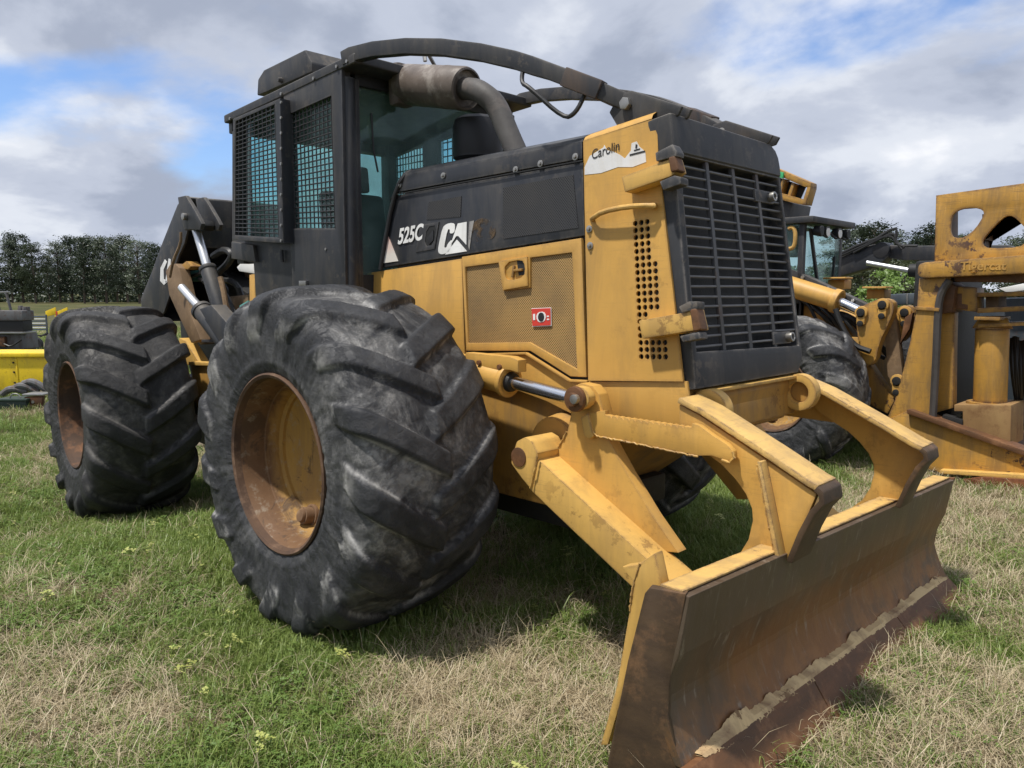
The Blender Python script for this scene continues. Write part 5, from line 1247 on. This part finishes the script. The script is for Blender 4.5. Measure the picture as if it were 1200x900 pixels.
# ------------------------------------------------------------------ the feller buncher parked behind
TY_B = tyre_mesh('tyre', M['rubber_front'], .045, 14, .27, 9, .75, .4)
FB = thing('feller_buncher', (0, 5.1, 0), 'yellow wheeled feller buncher with a tall felling head, parked behind the skidder on the right', 'feller buncher')
def P2(q, y): return py(q, y)
def buncher():
    HY, YL, K = M['head_yellow'], M['yellow'], M['black']
    def pr(q, y, th, name, m, bevel=.006, par=None):
        mb = MB(); mb.prism(py(q, y), (0, th, 0)); return mb.build(name, M[m] if isinstance(m, str) else m, par or FB, bevel)
    def hol(q, holes, y, th, name, m, bevel=.006, par=None):
        f = lambda p: (lambda w: (w.x, w.z))(at(*p, y=y))
        return holed([f(p) for p in q], [[f(p) for p in h] for h in holes], th, lambda a, b, d: Vector((a, y+d, b))).build(name, M[m] if isinstance(m, str) else m, par or FB, bevel)
    def bx(x0, x1, y0, y1, z0, z1, name, m, bevel=.01, par=None):
        b = MB(); b.box(x0, x1, y0, y1, z0, z1); return b.build(name, M[m] if isinstance(m, str) else m, par or FB, bevel)
    wheel(FB, TY_B, (-.02, 4.08, .72), 0, 1, 'rim', .86); wheel(FB, TY_B, (-.02, 6.2, .72), 0, -1, 'rim', .86)
    wheel(FB, TY_B, (-2.9, 4.08, .62), 0, 1, 'rim', .86); wheel(FB, TY_B, (-2.9, 6.2, .62), 0, -1, 'rim', .86)
    bx(-3.9, .55, 4.55, 5.7, .55, 1.25, 'chassis', 'yellow_dirty', .03)
    bx(-4.3, -1.6, 4.45, 5.8, 1.2, 2.35, 'engine_cover', 'yellow', .06)
    bx(-.14, .10, 4.1, 6.1, .60, .84, 'axle', 'dark', .04)
    # cab with dark pillars and tinted glass
    x1 = -.18; c0, c1 = 4.72, 5.75; zb, zt = 1.25, 2.42
    for y in (c0, c1-.07):
        bx(x1-.06, x1, y, y+.07, zb, zt, 'cab_pillar', K); bx(x1-1.05, x1-.98, y, y+.07, zb, zt, 'cab_pillar', K)
    bx(x1-1.05, x1, c0, c1, zb-.2, zb+.35, 'cab_base', K, .02)
    rf = bx(x1-1.1, x1+.12, c0-.06, c1+.06, zt, zt+.07, 'cab_roof', K, .02)
    b = MB(); b.prism([(x1-.005, c0+.07, zb+.35), (x1-.005, c1-.07, zb+.35), (x1-.005, c1-.07, zt), (x1-.005, c0+.07, zt)], (-.01, 0, 0)); b.build('windscreen', M['glass'], FB)
    b = MB(); b.box(x1-.98, x1-.06, c0+.02, c0+.03, zb+.35, zt); b.build('side_glass', M['glass'], FB)
    b = MB(); b.bar((x1+.015, c0+.12, zt-.05), (x1+.015, c0+.42, zb+.4), .03, .03); b.build('windscreen_bar', K, FB)
    b = MB(); b.bar((x1+.02, c1-.30, zb+.38), (x1+.02, c1-.26, zb+.85), .025, .02); b.build('windscreen_wiper', M['plastic'], FB)
    for i, y in enumerate((c0+.14, c0+.30, c0+.62, c0+.86)):
        b = MB(); b.cyl((x1+.05, y, zt-.07), (x1+.13, y, zt-.08), .05, .06, 12); l = b.build('work_lamp', M['plastic'], rf, .004)
        b = MB(); b.cyl((x1+.131, y, zt-.08), (x1+.135, y, zt-.08), .05, .05, 12); b.build('lamp_glass', M['white'] if i in (1, 2) else M['dark'], l)
    for y in (c0+.2, c0+.45, c0+.7): b = MB(); b.tube([(x1+.06, y, zt-.05), (x1+.14, y+.08, zt-.16), (x1+.06, y+.16, zt-.06)], .012, 6, 1); b.build('lamp_cable', M['hose'], rf)
    b = MB(); b.tube([at(u, v, y=4.7) for u, v in ((924, 292), (930, 290), (932, 283), (932, 270), (928, 266), (924, 268))], .022, 8, 1); b.build('grab_rail', M['yellow_arm'], FB)
    # raised ribbed air intake behind the grille
    q = [(893, 190), (910, 199), (950, 214), (944, 238), (932, 235), (893, 222)]
    it = pr([(890, 190), (910, 197), (950, 214), (950, 219), (943, 219), (908, 204), (890, 198)], 4.9, .16, 'intake_hood', 'head_yellow', .006)
    pr([(890, 222), (915, 226), (941, 234), (946, 219), (950, 219), (944, 240), (935, 239), (890, 228)], 4.9, .16, 'intake_lip', 'head_yellow', .004, it)
    for u, v in ((906, 204), (917, 209), (928, 214)): pr([(u, v), (u+3, v+1), (u-3, v+22), (u-7, v+20)], 4.92, .12, 'intake_fin', 'head_yellow', .002, it)
    pr([(890, 200), (944, 219), (936, 237), (890, 224)], 5.04, .02, 'intake_core', 'dark', .002, it)
    pr([(890, 226), (928, 238), (917, 300), (890, 300)], 5.0, .5, 'intake_pillar', 'black', .01)
    pr([(914, 201), (918, 202), (917, 209), (913, 208)], 4.86, .03, 'green_tag', 'tag_green', .002, it)
    # lift arms, cylinder, black guard rail
    pr([(918, 312), (936, 319), (1006, 352), (1019, 358), (1016, 366), (1003, 360), (934, 332), (918, 327)], 4.72, .12, 'rail_guard', 'black', .006)
    for u, v in ((941, 325), (970, 338), (1000, 352)): p = at(u, v, y=4.719); b = MB(); b.cyl(p, p+Vector((0, -.02, 0)), .022, .018, 8); b.build('rail_bolt', M['steel'], FB)
    def cy(a, b_, c, y, r1, r2, nm):
        A, B, C = [at(*q, y=y) for q in (a, b_, c)]; m = MB(); m.cyl(A, B, r1, r1, 20); m.cyl(A.lerp(B, .90), B, r1*1.18, r1*1.18, 20); o = m.build(nm, YL, FB, .006)
        m = MB(); m.cyl(B, C, r2, r2, 14); m.build('cylinder_rod', M['chrome'], o); return o
    cy((915, 332), (984, 354), (1010, 366), 4.62, .105, .05, 'lift_cylinder')
    pr([(925, 344), (1005, 372), (1020, 392), (1010, 398), (925, 372)], 5.0, .2, 'lift_arm', 'yellow', .01)
    pr([(930, 350), (960, 362), (1008, 398), (1022, 420), (1012, 425), (985, 400), (940, 372)], 4.8, .12, 'lift_arm', 'head_yellow', .01)
    pr([(990, 373), (1000, 380), (1018, 425), (1048, 470), (1040, 485), (1020, 475), (1008, 430), (985, 385)], 4.75, .14, 'lower_arm', 'head_yellow', .01)
    # scissor links with bushings
    l1 = pr(smooth_poly([(1002, 366), (1008, 360), (1022, 353), (1034, 349), (1046, 352), (1048, 362), (1042, 378), (1030, 402), (1026, 425), (1014, 430), (1006, 408), (1004, 385)], 1), 4.55, .12, 'scissor_link', 'head_yellow', .008)
    l2 = pr(smooth_poly([(1048, 364), (1056, 358), (1068, 358), (1073, 366), (1070, 380), (1058, 402), (1052, 396)], 1), 4.75, .12, 'scissor_link', 'head_yellow', .008)
    pr([(1036, 384), (1047, 368), (1052, 392), (1058, 440), (1048, 455), (1040, 440)], 4.66, .10, 'rusty_link', 'brown_arm', .01)
    pr([(1060, 372), (1070, 366), (1066, 385), (1054, 404)], 4.68, .06, 'rusty_link', 'edge', .01)
    for u, v, y, par in ((1010, 366, 4.549, l1), (1035, 357, 4.549, l1), (1061, 366, 4.749, l2), (1052, 446, 4.46, None)):
        p = at(u, v, y=y); b = MB(); b.cyl(p+Vector((0, -.03, 0)), p+Vector((0, .01, 0)), .062, .062, 16); b.bar(p+Vector((0, -.01, 0)), p+Vector((-.0, -.01, -.12)), .08, .04, (0, 1, 0)); o = b.build('pin_plate', YL, par or FB, .01)
        b = MB(); b.cyl(p+Vector((0, -.045, 0)), p+Vector((0, -.02, 0)), .04, .04, 16); b.build('pin_head', M['dark'], par or FB, .004)
        b = MB(); b.cyl(p+Vector((0, -.045, -.11)), p+Vector((0, -.02, -.11)), .03, .03, 12); b.build('pin_head', M['dark'], par or FB, .004)
    for u, v in ((984, 330), (1030, 341)):
        p = at(u, v, y=5.2); b = MB(); b.box(p.x-.09, p.x+.09, 5.1, 5.3, p.z-.08, p.z+.02); b.bar(p+Vector((-.1, -.1, .035)), p+Vector((.14, -.1, .035)), .22, .02); b.build('arm_bracket', YL, FB, .01)
    r = random.Random(8)
    for i in range(9):
        u0 = 925+i*7; b = MB(); b.tube([at(u0, 345+i*3, y=4.8), at(u0+22, 352+i*3+r.uniform(-5, 8), y=4.62), at(u0+45, 392+r.uniform(-10, 20), y=4.72), at(u0+70, 420, y=4.8)], r.uniform(.016, .028), 7, 2); b.build('hydraulic_hose', M['hose'], FB)
    b = MB(); b.tube([at(u, v, y=4.5) for u, v in ((979, 362), (985, 380), (1000, 405), (1020, 412))], .028, 8, 2); b.build('hydraulic_hose', M['hose'], FB)
    # felling head
    hd = hol([(1097, 229), (1270, 205), (1275, 300), (1095, 308)], [smooth_poly([(1114, 260), (1117, 250), (1126, 245), (1140, 243), (1152, 246), (1153, 252), (1143, 268), (1131, 278), (1118, 279), (1114, 274)], 1), smooth_poly([(1151, 283), (1156, 275), (1174, 256), (1183, 252), (1191, 256), (1204, 270), (1203, 283), (1194, 290), (1160, 291), (1153, 289)], 1), smooth_poly([(1215, 240), (1240, 236), (1255, 262), (1236, 285), (1216, 270)], 1)], 4.5, .04, 'felling_head', 'head_yellow', .006)
    hol([(1097, 229), (1270, 205), (1275, 300), (1095, 308)], [[(1113, 243), (1155, 240), (1155, 281), (1113, 282)], [(1151, 251), (1205, 250), (1205, 292), (1151, 293)], [(1213, 236), (1257, 232), (1257, 287), (1213, 290)]], 4.54, .26, 'head_web', 'edge', .004, hd)
    bm_ = pr(smooth_poly([(1075, 314), (1078, 308), (1100, 306), (1280, 293), (1280, 317), (1100, 325), (1082, 326), (1075, 323)], 1), 4.36, .34, 'head_cross_beam', 'head_yellow', .014)
    o = at(1125, 316.5, y=4.358); letters('Tigercat', .105, o, (1, 0, -.012), (0, 0, 1), .002, .006, 0, 1.0).build('embossed_lettering', YL, bm_)
    pr([(1117, 322), (1280, 312), (1280, 326), (1190, 331), (1119, 330)], 4.46, .4, 'wear_bar', 'edge', .008)
    post = pr([(1077, 326), (1112, 324), (1106, 336), (1100, 352), (1098, 372), (1094, 486), (1038, 494), (1048, 470), (1058, 435), (1067, 398), (1074, 362)], 4.42, .10, 'head_post', 'head_yellow', .008)
    pr([(1072, 359), (1101, 361), (1100, 365), (1071, 363)], 4.40, .14, 'post_collar', 'head_yellow', .004, post)
    b = MB(); b.tube([at(u, v, y=4.44) for u, v in ((1113, 328), (1103, 342), (1099, 362), (1097, 420), (1093, 490))], .035, 8, 1); b.build('weld_edge', M['steel_dark'], post)
    pr([(1100, 366), (1119, 366), (1118, 400), (1117, 478), (1096, 484)], 4.62, .12, 'head_post', 'head_yellow', .006)
    pr([(1112, 330), (1120, 336), (1116, 366), (1100, 368), (1103, 345)], 4.50, .35, 'clamp_arm', 'edge', .01)
    pr([(1116, 335), (1145, 337), (1145, 366), (1118, 362)], 4.58, .25, 'clamp_block', 'head_yellow', .008)
    pr([(1120, 344), (1127, 344), (1127, 356), (1134, 357), (1134, 363), (1120, 362)], 4.575, .02, 'clamp_cover', 'edge', .004)
    for q, m in (([(1145, 343), (1280, 339), (1280, 345), (1145, 348)], 'head_yellow'), ([(1145, 361), (1280, 355), (1280, 361), (1145, 367)], 'head_yellow'), ([(1146, 380), (1280, 374), (1280, 378), (1146, 384)], 'head_yellow')):
        pr(q, 4.55, .7, 'head_shelf', m, .004)
    pr([(1155, 347), (1170, 346), (1170, 362), (1155, 363)], 4.7, .3, 'shelf_stay', 'brown_arm', .004)
    b = MB(); A, B = at(1163, 385, y=4.72), at(1160, 472, y=4.72); b.cyl(A, B, .135, .135, 26); b.cyl(A, A+Vector((0, 0, .10)), .16, .11, 26); b.cyl(B+Vector((0, 0, -.02)), B+Vector((0, 0, .01)), .19, .19, 26); b.build('pivot_column', HY, FB, .008)
    b = MB(); b.box(A.x-.10, A.x+.10, 4.5, 4.9, A.z+.08, A.z+.11); b.build('column_cap', HY, FB, .004)
    pr([(1118, 474), (1185, 475), (1184, 524), (1128, 512), (1128, 482), (1118, 482)], 4.5, .5, 'saw_motor_box', 'saw_box', .008)
    pr([(1105, 486), (1128, 492), (1128, 500), (1102, 494)], 4.48, .1, 'bracket_plate', 'dark', .004)
    p = at(1134, 508, y=4.495); b = MB(); b.cyl(p, p+Vector((0, -.05, 0)), .032, .032, 12); b.build('box_bolt', M['steel'], FB, .003)
    pr([(1036, 494), (1062, 482), (1290, 565), (1290, 570), (1105, 556), (1097, 552), (1045, 542)], 4.40, .06, 'butt_plate', 'head_yellow', .006)
    pr([(1062, 480), (1066, 480), (1290, 560), (1290, 567), (1063, 485)], 4.34, .22, 'butt_flange', 'edge', .008)
    pr([(1101, 551), (1290, 562), (1290, 568), (1101, 555)], 4.30, .6, 'saw_guard', 'yellow_arm', .004)
    pr([(1128, 562), (1150, 559), (1290, 567), (1290, 588), (1200, 582), (1138, 572)], 4.28, .5, 'saw_shoe', 'rust_red', .008)
    bx(1.35, 2.9, 4.95, 6.0, .02, .28, 'saw_disc_housing', 'edge', .03)
    bx(.9, 1.3, 4.8, 5.6, .5, 2.0, 'head_back', 'dark', .03)
    for i in range(7):
        u = 1186+i*3; b = MB(); b.tube([at(u, 395+r.uniform(-6, 6), y=5.0), at(u+r.uniform(-3, 6), 430, y=4.85), at(u+r.uniform(0, 8), 470, y=5.0)], .022, 7, 1); b.build('hydraulic_hose', M['hose'], FB)
M['tag_green'] = m_plain('green_tape', (.05, .42, .15), .5)
M['steel_dark'] = m_plain('worn_dark_steel', (.10, .09, .085), .45, .5)
M['saw_box'] = m_rust('yellow_brown_rust', (.24, .14, .06), (.15, .07, .03), (.30, .19, .08), .7, (2, 2, .6))
M['rust_red'] = m_rust('red_rust', (.17, .06, .025), (.26, .10, .04), (.10, .04, .02))
buncher()

# ------------------------------------------------------------------ grey-blue loader with a black crane arm, behind the head
LD = thing('log_loader', (1.0, 8.2, 0), 'grey blue log loader with a black folded crane arm, mostly hidden behind the felling head', 'loader')
def loader():
    def pr(q, y, th, name, m, bevel=.01, par=None):
        mb = MB(); mb.prism(py(q, y), (0, th, 0)); return mb.build(name, M[m] if isinstance(m, str) else m, par or LD, bevel)
    bo = pr([(970, 322), (972, 308), (1000, 291), (1026, 286), (1042, 290), (1041, 300), (1030, 311), (1005, 318), (975, 327)], 8.0, .28, 'crane_boom', 'black', .03)
    st = pr([(1036, 287), (1060, 288), (1180, 287), (1200, 292), (1200, 303), (1150, 306), (1060, 305), (1036, 302)], 8.08, .2, 'crane_stick', 'black', .02)
    p = at(1032, 293, y=7.99); b = MB(); b.cyl(p, p+Vector((0, .3, 0)), .11, .11, 20); b.build('knuckle_pin', M['plastic'], bo, .008)
    A, B, C = at(1016, 308, y=7.9), at(1066, 317, y=7.9), at(1074, 317, y=7.9)
    b = MB(); b.cyl(A, B, .035, .035, 12); b.build('cylinder_rod', M['chrome_dull'], LD); b = MB(); b.cyl(B, C+Vector((.9, 0, -.02)), .09, .09, 16); b.build('boom_cylinder', M['dark'], LD, .01)
    for q in ([(975, 304), (1000, 293), (1020, 284), (1050, 265), (1051, 275), (1048, 284), (1060, 290)], [(980, 300), (1010, 285), (1040, 276), (1047, 278), (1052, 288), (1075, 288)], [(1000, 296), (1030, 280), (1048, 272), (1050, 283), (1057, 292)]):
        b = MB(); b.tube([at(u, v, y=7.96) for u, v in q], .020, 7, 1); b.build('crane_hose', M['hose'], LD)
    pr([(1020, 346), (1078, 343), (1090, 343), (1090, 356), (1040, 358)], 7.4, .5, 'hydraulic_tank', 'bluegrey', .03)
    pr([(1062, 344), (1064, 344), (1064, 357), (1062, 357)], 7.385, .53, 'tank_band', 'steel', .003)
    pr([(1117, 380), (1128, 375), (1146, 420), (1146, 472), (1120, 475)], 6.6, .1, 'side_shield', 'bluegrey', .01)
    pr([(1116, 352), (1150, 350), (1210, 348), (1210, 500), (1140, 500), (1118, 470)], 7.2, 1.4, 'loader_body', 'bluegrey_dark', .06)
    pr([(1130, 415), (1134, 412), (1138, 416), (1136, 421), (1131, 419)], 6.585, .01, 'yellow_sticker', 'bright_yellow', .002)
    pr([(1170, 338), (1200, 332), (1202, 340), (1180, 343)], 7.0, .2, 'body_cap', 'white', .01); pr([(1138, 375), (1152, 372), (1150, 380), (1140, 388)], 6.9, .1, 'body_cap', 'white', .01)
    b = MB(); b.tube([at(u, v, y=6.8) for u, v in ((1120, 400), (1130, 392), (1142, 400), (1146, 420))], .03, 8, 1); b.build('loader_hose', M['hose'], LD)
    b = MB(); b.box(.2, 5.4, 7.6, 9.2, .35, .95); b.build('undercarriage', M['dark'], LD, .05)
    for x in (.6, 2.0, 3.4, 4.8):
        b = MB(); b.cyl((x, 7.45, .42), (x, 7.75, .42), .42, .42, 24); b.build('track_wheel', M['dark'], LD, .02)
M['bluegrey'] = m_paint('blue_grey_paint', (.055, .075, .095), .45, dirt=(.12, .12, .11), dirt_amt=.4, chips=.3)
M['bluegrey_dark'] = m_paint('dark_blue_grey_paint', (.03, .04, .05), .5, dirt=(.08, .08, .08), dirt_amt=.5, chips=.3)
M['bright_yellow'] = m_paint('bright_yellow_paint', (.80, .56, .02), .45, dirt=(.3, .2, .05), dirt_amt=.3, chips=.2, scratch=.1)
loader()

# ------------------------------------------------------------------ yard objects on the far left
def far_p(u, v, z=-.2): return at(u, v, z=z)
def yard():
    def frame(u, v, z=-.2):
        o = at(u, v, z=z); f = Vector((c_f.x, c_f.y, 0)).normalized(); r = Vector((c_r.x, c_r.y, 0)).normalized()
        return o, (lambda a, b, h: o+r*a+f*b+Vector((0, 0, h)))
    def bxp(L, a0, a1, b0, b1, h0, h1, name, m, par, bevel=.01):
        b = MB(); vs = [L(a, bb, h) for a in (a0, a1) for bb in (b0, b1) for h in (h0, h1)]
        b.add(vs, [(0, 1, 3, 2), (4, 6, 7, 5), (0, 4, 5, 1), (2, 3, 7, 6), (0, 2, 6, 4), (1, 5, 7, 3)]); return b.build(name, M[m], par, bevel)
    # yellow steel bin
    o, L = frame(20, 462); t = thing('steel_bin', o, 'bright yellow steel bin with a folded rim behind the rear tyre', 'bin')
    bxp(L, -1.0, .64, 0, .9, .06, .70, 'bin_body', 'bright_yellow', t); bxp(L, -1.05, .66, -.05, .95, .70, .78, 'bin_rim', 'bright_yellow', t, .015)
    bxp(L, .02, .05, -.012, 0, .08, .70, 'bin_rib', 'bright_yellow', t, .004)
    bxp(L, -.9, .6, .1, .8, 0, .06, 'bin_skid', 'dark', t)
    for h in (.22, .42, .60):
        b = MB(); b.cyl(L(-.02, -.002, h), L(-.02, -.02, h), .018, .016, 8); b.build('bin_bolt', M['dark'], t)
    # rusty grey trailer with a cab frame
    o, L = frame(-5, 424); t = thing('scrap_trailer', o, 'rusty grey scrap trailer with a bare frame on top, behind the yellow bin', 'trailer')
    bxp(L, -2.2, .78, 0, .6, .12, .36, 'trailer_bed', 'dark', t); bxp(L, -2.2, .86, .1, .6, .36, .78, 'trailer_body', 'greyrust', t, .03)
    bxp(L, -2.2, .76, .12, .55, .84, 1.14, 'trailer_hollow', 'dark', t, .02); bxp(L, -2.2, .84, -.05, .6, .78, .83, 'trailer_rail', 'steel', t)
    bxp(L, -2.2, .80, .05, .6, 1.14, 1.42, 'trailer_hood', 'greyrust', t, .04)
    for a in (.02, .34):
        b = MB(); b.bar(L(a, .3, 1.4), L(a-.10, .3, 1.92), .07, .06, (0, 1, 0)); b.build('frame_leg', M['greyrust'], t, .006)
    bxp(L, -1.5, .32, .26, .36, 1.90, 1.95, 'frame_bar', 'steel', t)
    b = MB(); b.cyl(L(.55, .4, 1.42), L(.55, .4, 1.55), .08, .06, 12); b.cyl(L(.70, .4, 1.42), L(.70, .4, 1.52), .10, .10, 12); b.build('filler_cap', M['greyrust'], t, .005)
    bxp(L, -.05, .30, -.02, .10, .42, .70, 'axle_block', 'rust', t); b = MB(); b.tube([L(.3, -.05, .5), L(.5, -.06, .42), L(.8, -.05, .62)], .02, 6, 1); b.build('trailer_hose', M['hose'], t)
    # striped stack of roofing sheets on its small cart
    o, L = frame(46, 408); t = thing('sheet_stack', o, 'blue and white striped panel leaning beside the scrap trailer', 'panel')
    for i in range(7): bxp(L, -.26, .28, -.01*(i % 2), .05, .62+i*.075, .62+i*.075+(.036 if i % 2 else .042), 'panel_slat', 'white' if i % 2 else 'slat_blue', t, .004)
    bxp(L, -.30, -.26, 0, .06, .3, 1.16, 'panel_post', 'bluegrey', t); bxp(L, .28, .32, 0, .06, .3, 1.16, 'panel_post', 'bluegrey', t)
    o, L = frame(47, 412); t = thing('small_cart', o, 'small open framed cart with one black wheel under the striped panel', 'cart')
    b = MB(); b.lathe([(.10, -.06), (.22, -.07), (.25, 0), (.22, .07), (.10, .06)], L(0, -.2, .25), L(0, 1, 0)-L(0, 0, 0), 24, True); b.build('cart_wheel', M['plastic'], t)
    for q in (((-.3, -.1, .5), (.35, -.1, .55)), ((.30, -.1, .02), (.35, -.1, .62)), ((-.3, -.1, .5), (-.2, -.1, .05)), ((-.3, -.1, .3), (.35, -.1, .06)), ((.1, -.1, .5), (.35, -.1, .62))):
        b = MB(); b.bar(L(*q[0]), L(*q[1]), .04, .04, (0, 1, 0)); b.build('cart_bar', M['dark'], t)
    o, L = frame(55, 422); t = thing('aluminium_ramp', o, 'pair of bare aluminium ramp rails lying on the grass behind the yellow bin', 'ramp')
    for i in range(2): bxp(L, -.35, .5, .25*i, .25*i+.12, .0+.16*i, .08+.16*i, 'ramp_rail', 'steel', t, .006)
    # two small yellow barriers out in the field
    for i, (u, w) in enumerate(((60, .42), (74, .42))):
        o, L = frame(u, 377, -.25); t = thing('yellow_barrier', o, ('small yellow field barrier nearer the striped panel' if i == 0 else 'small yellow field barrier with a red end, nearest the rear tyre'), 'barrier', 'yellow barriers in the field')
        b = MB(); b.prism([L(-.36, 0, .35), L(.34, 0, .5), L(.34, 0, 1.0), L(-.36, 0, .72)], L(0, .1, 0)-L(0, 0, 0)); b.build('barrier_panel', M['bright_yellow'], t, .01)
        for a in (-.3, .3): bxp(L, a-.03, a+.03, 0, .06, 0, .45, 'barrier_leg', 'bright_yellow', t)
        if i == 1: bxp(L, -.45, -.36, -.02, .10, .30, .72, 'barrier_end', 'red', t)
    # clutter at the foot of the bin
    o, L = frame(15, 482); t = thing('tool_box', o, 'dark green metal box with a handle on the grass below the yellow bin', 'box')
    bxp(L, -.25, .22, 0, .35, 0, .16, 'box_body', 'green', t, .01); bxp(L, -.27, .24, -.02, .37, .16, .20, 'box_lid', 'green', t, .01); b = MB(); b.tube([L(-.1, .1, .2), L(-.06, .1, .27), L(.04, .1, .27), L(.08, .1, .2)], .012, 6, 1); b.build('box_handle', M['steel'], t)
    o, L = frame(38, 481); t = thing('scrap_bracket', o, 'rust brown steel bracket lying beside the dark green box', 'bracket')
    b = MB(); b.prism([L(-.12, 0, 0), L(.10, 0, .0), L(.16, 0, .12), L(.18, 0, .24), L(-.12, 0, .22)], L(0, .08, 0)-L(0, 0, 0)); b.build('bracket_plate', M['rust'], t, .01); b = MB(); b.cyl(L(.02, -.001, .14), L(.02, -.012, .14), .025, .025, 10); b.build('bracket_bolt', M['steel'], t)
    bxp(L, -.15, .2, -.01, .30, .24, .27, 'bracket_top', 'steel', t)
    o, L = frame(8, 474); t = thing('pipe_heap', o, 'short grey pipe elbows heaped beside the dark green box', 'pipe')
    for i in range(3): b = MB(); b.tube([L(-.4+i*.2, .5, .10+.1*i), L(-.2+i*.2, .45, .24+.06*i), L(.05+i*.2, .5, .15)], .06, 10, 2); b.build('pipe_elbow', M['greyrust'], t)
    o, L = frame(58, 470); t = thing('concrete_block', o, 'pale concrete block half hidden behind the rear tyre', 'block'); bxp(L, -.3, .4, .2, .7, 0, .22, 'block_body', 'concrete', t, .02)
    o, L = frame(236, 522, -.16); t = thing('field_stone', o, 'tan weathered stone seen between the two near tyres', 'stone')
    bmq = bmesh.new(); bmesh.ops.create_icosphere(bmq, subdivisions=3, radius=.22)
    for v in bmq.verts: v.co *= .75+.5*mnoise.noise(v.co*4); v.co.z *= .7
    mq = MB(); mq.v = [tuple(v.co+o+Vector((0, 0, .08))) for v in bmq.verts]; mq.f = [tuple(v.index for v in f.verts) for f in bmq.faces]; bmq.free(); mq.build('stone_body', M['concrete'], t)
M['greyrust'] = m_paint('weathered_grey_steel', (.13, .13, .135), .7, dirt=(.07, .05, .04), dirt_amt=.8, chips=.9, rust=(.10, .05, .03))
M['slat_blue'] = m_plain('slate_blue_slat', (.06, .09, .15), .5)
M['green'] = m_plain('dark_green_metal', (.018, .036, .026), .5)
M['concrete'] = m_plain('tan_concrete', (.36, .30, .22), .9, bump=.5)
yard()
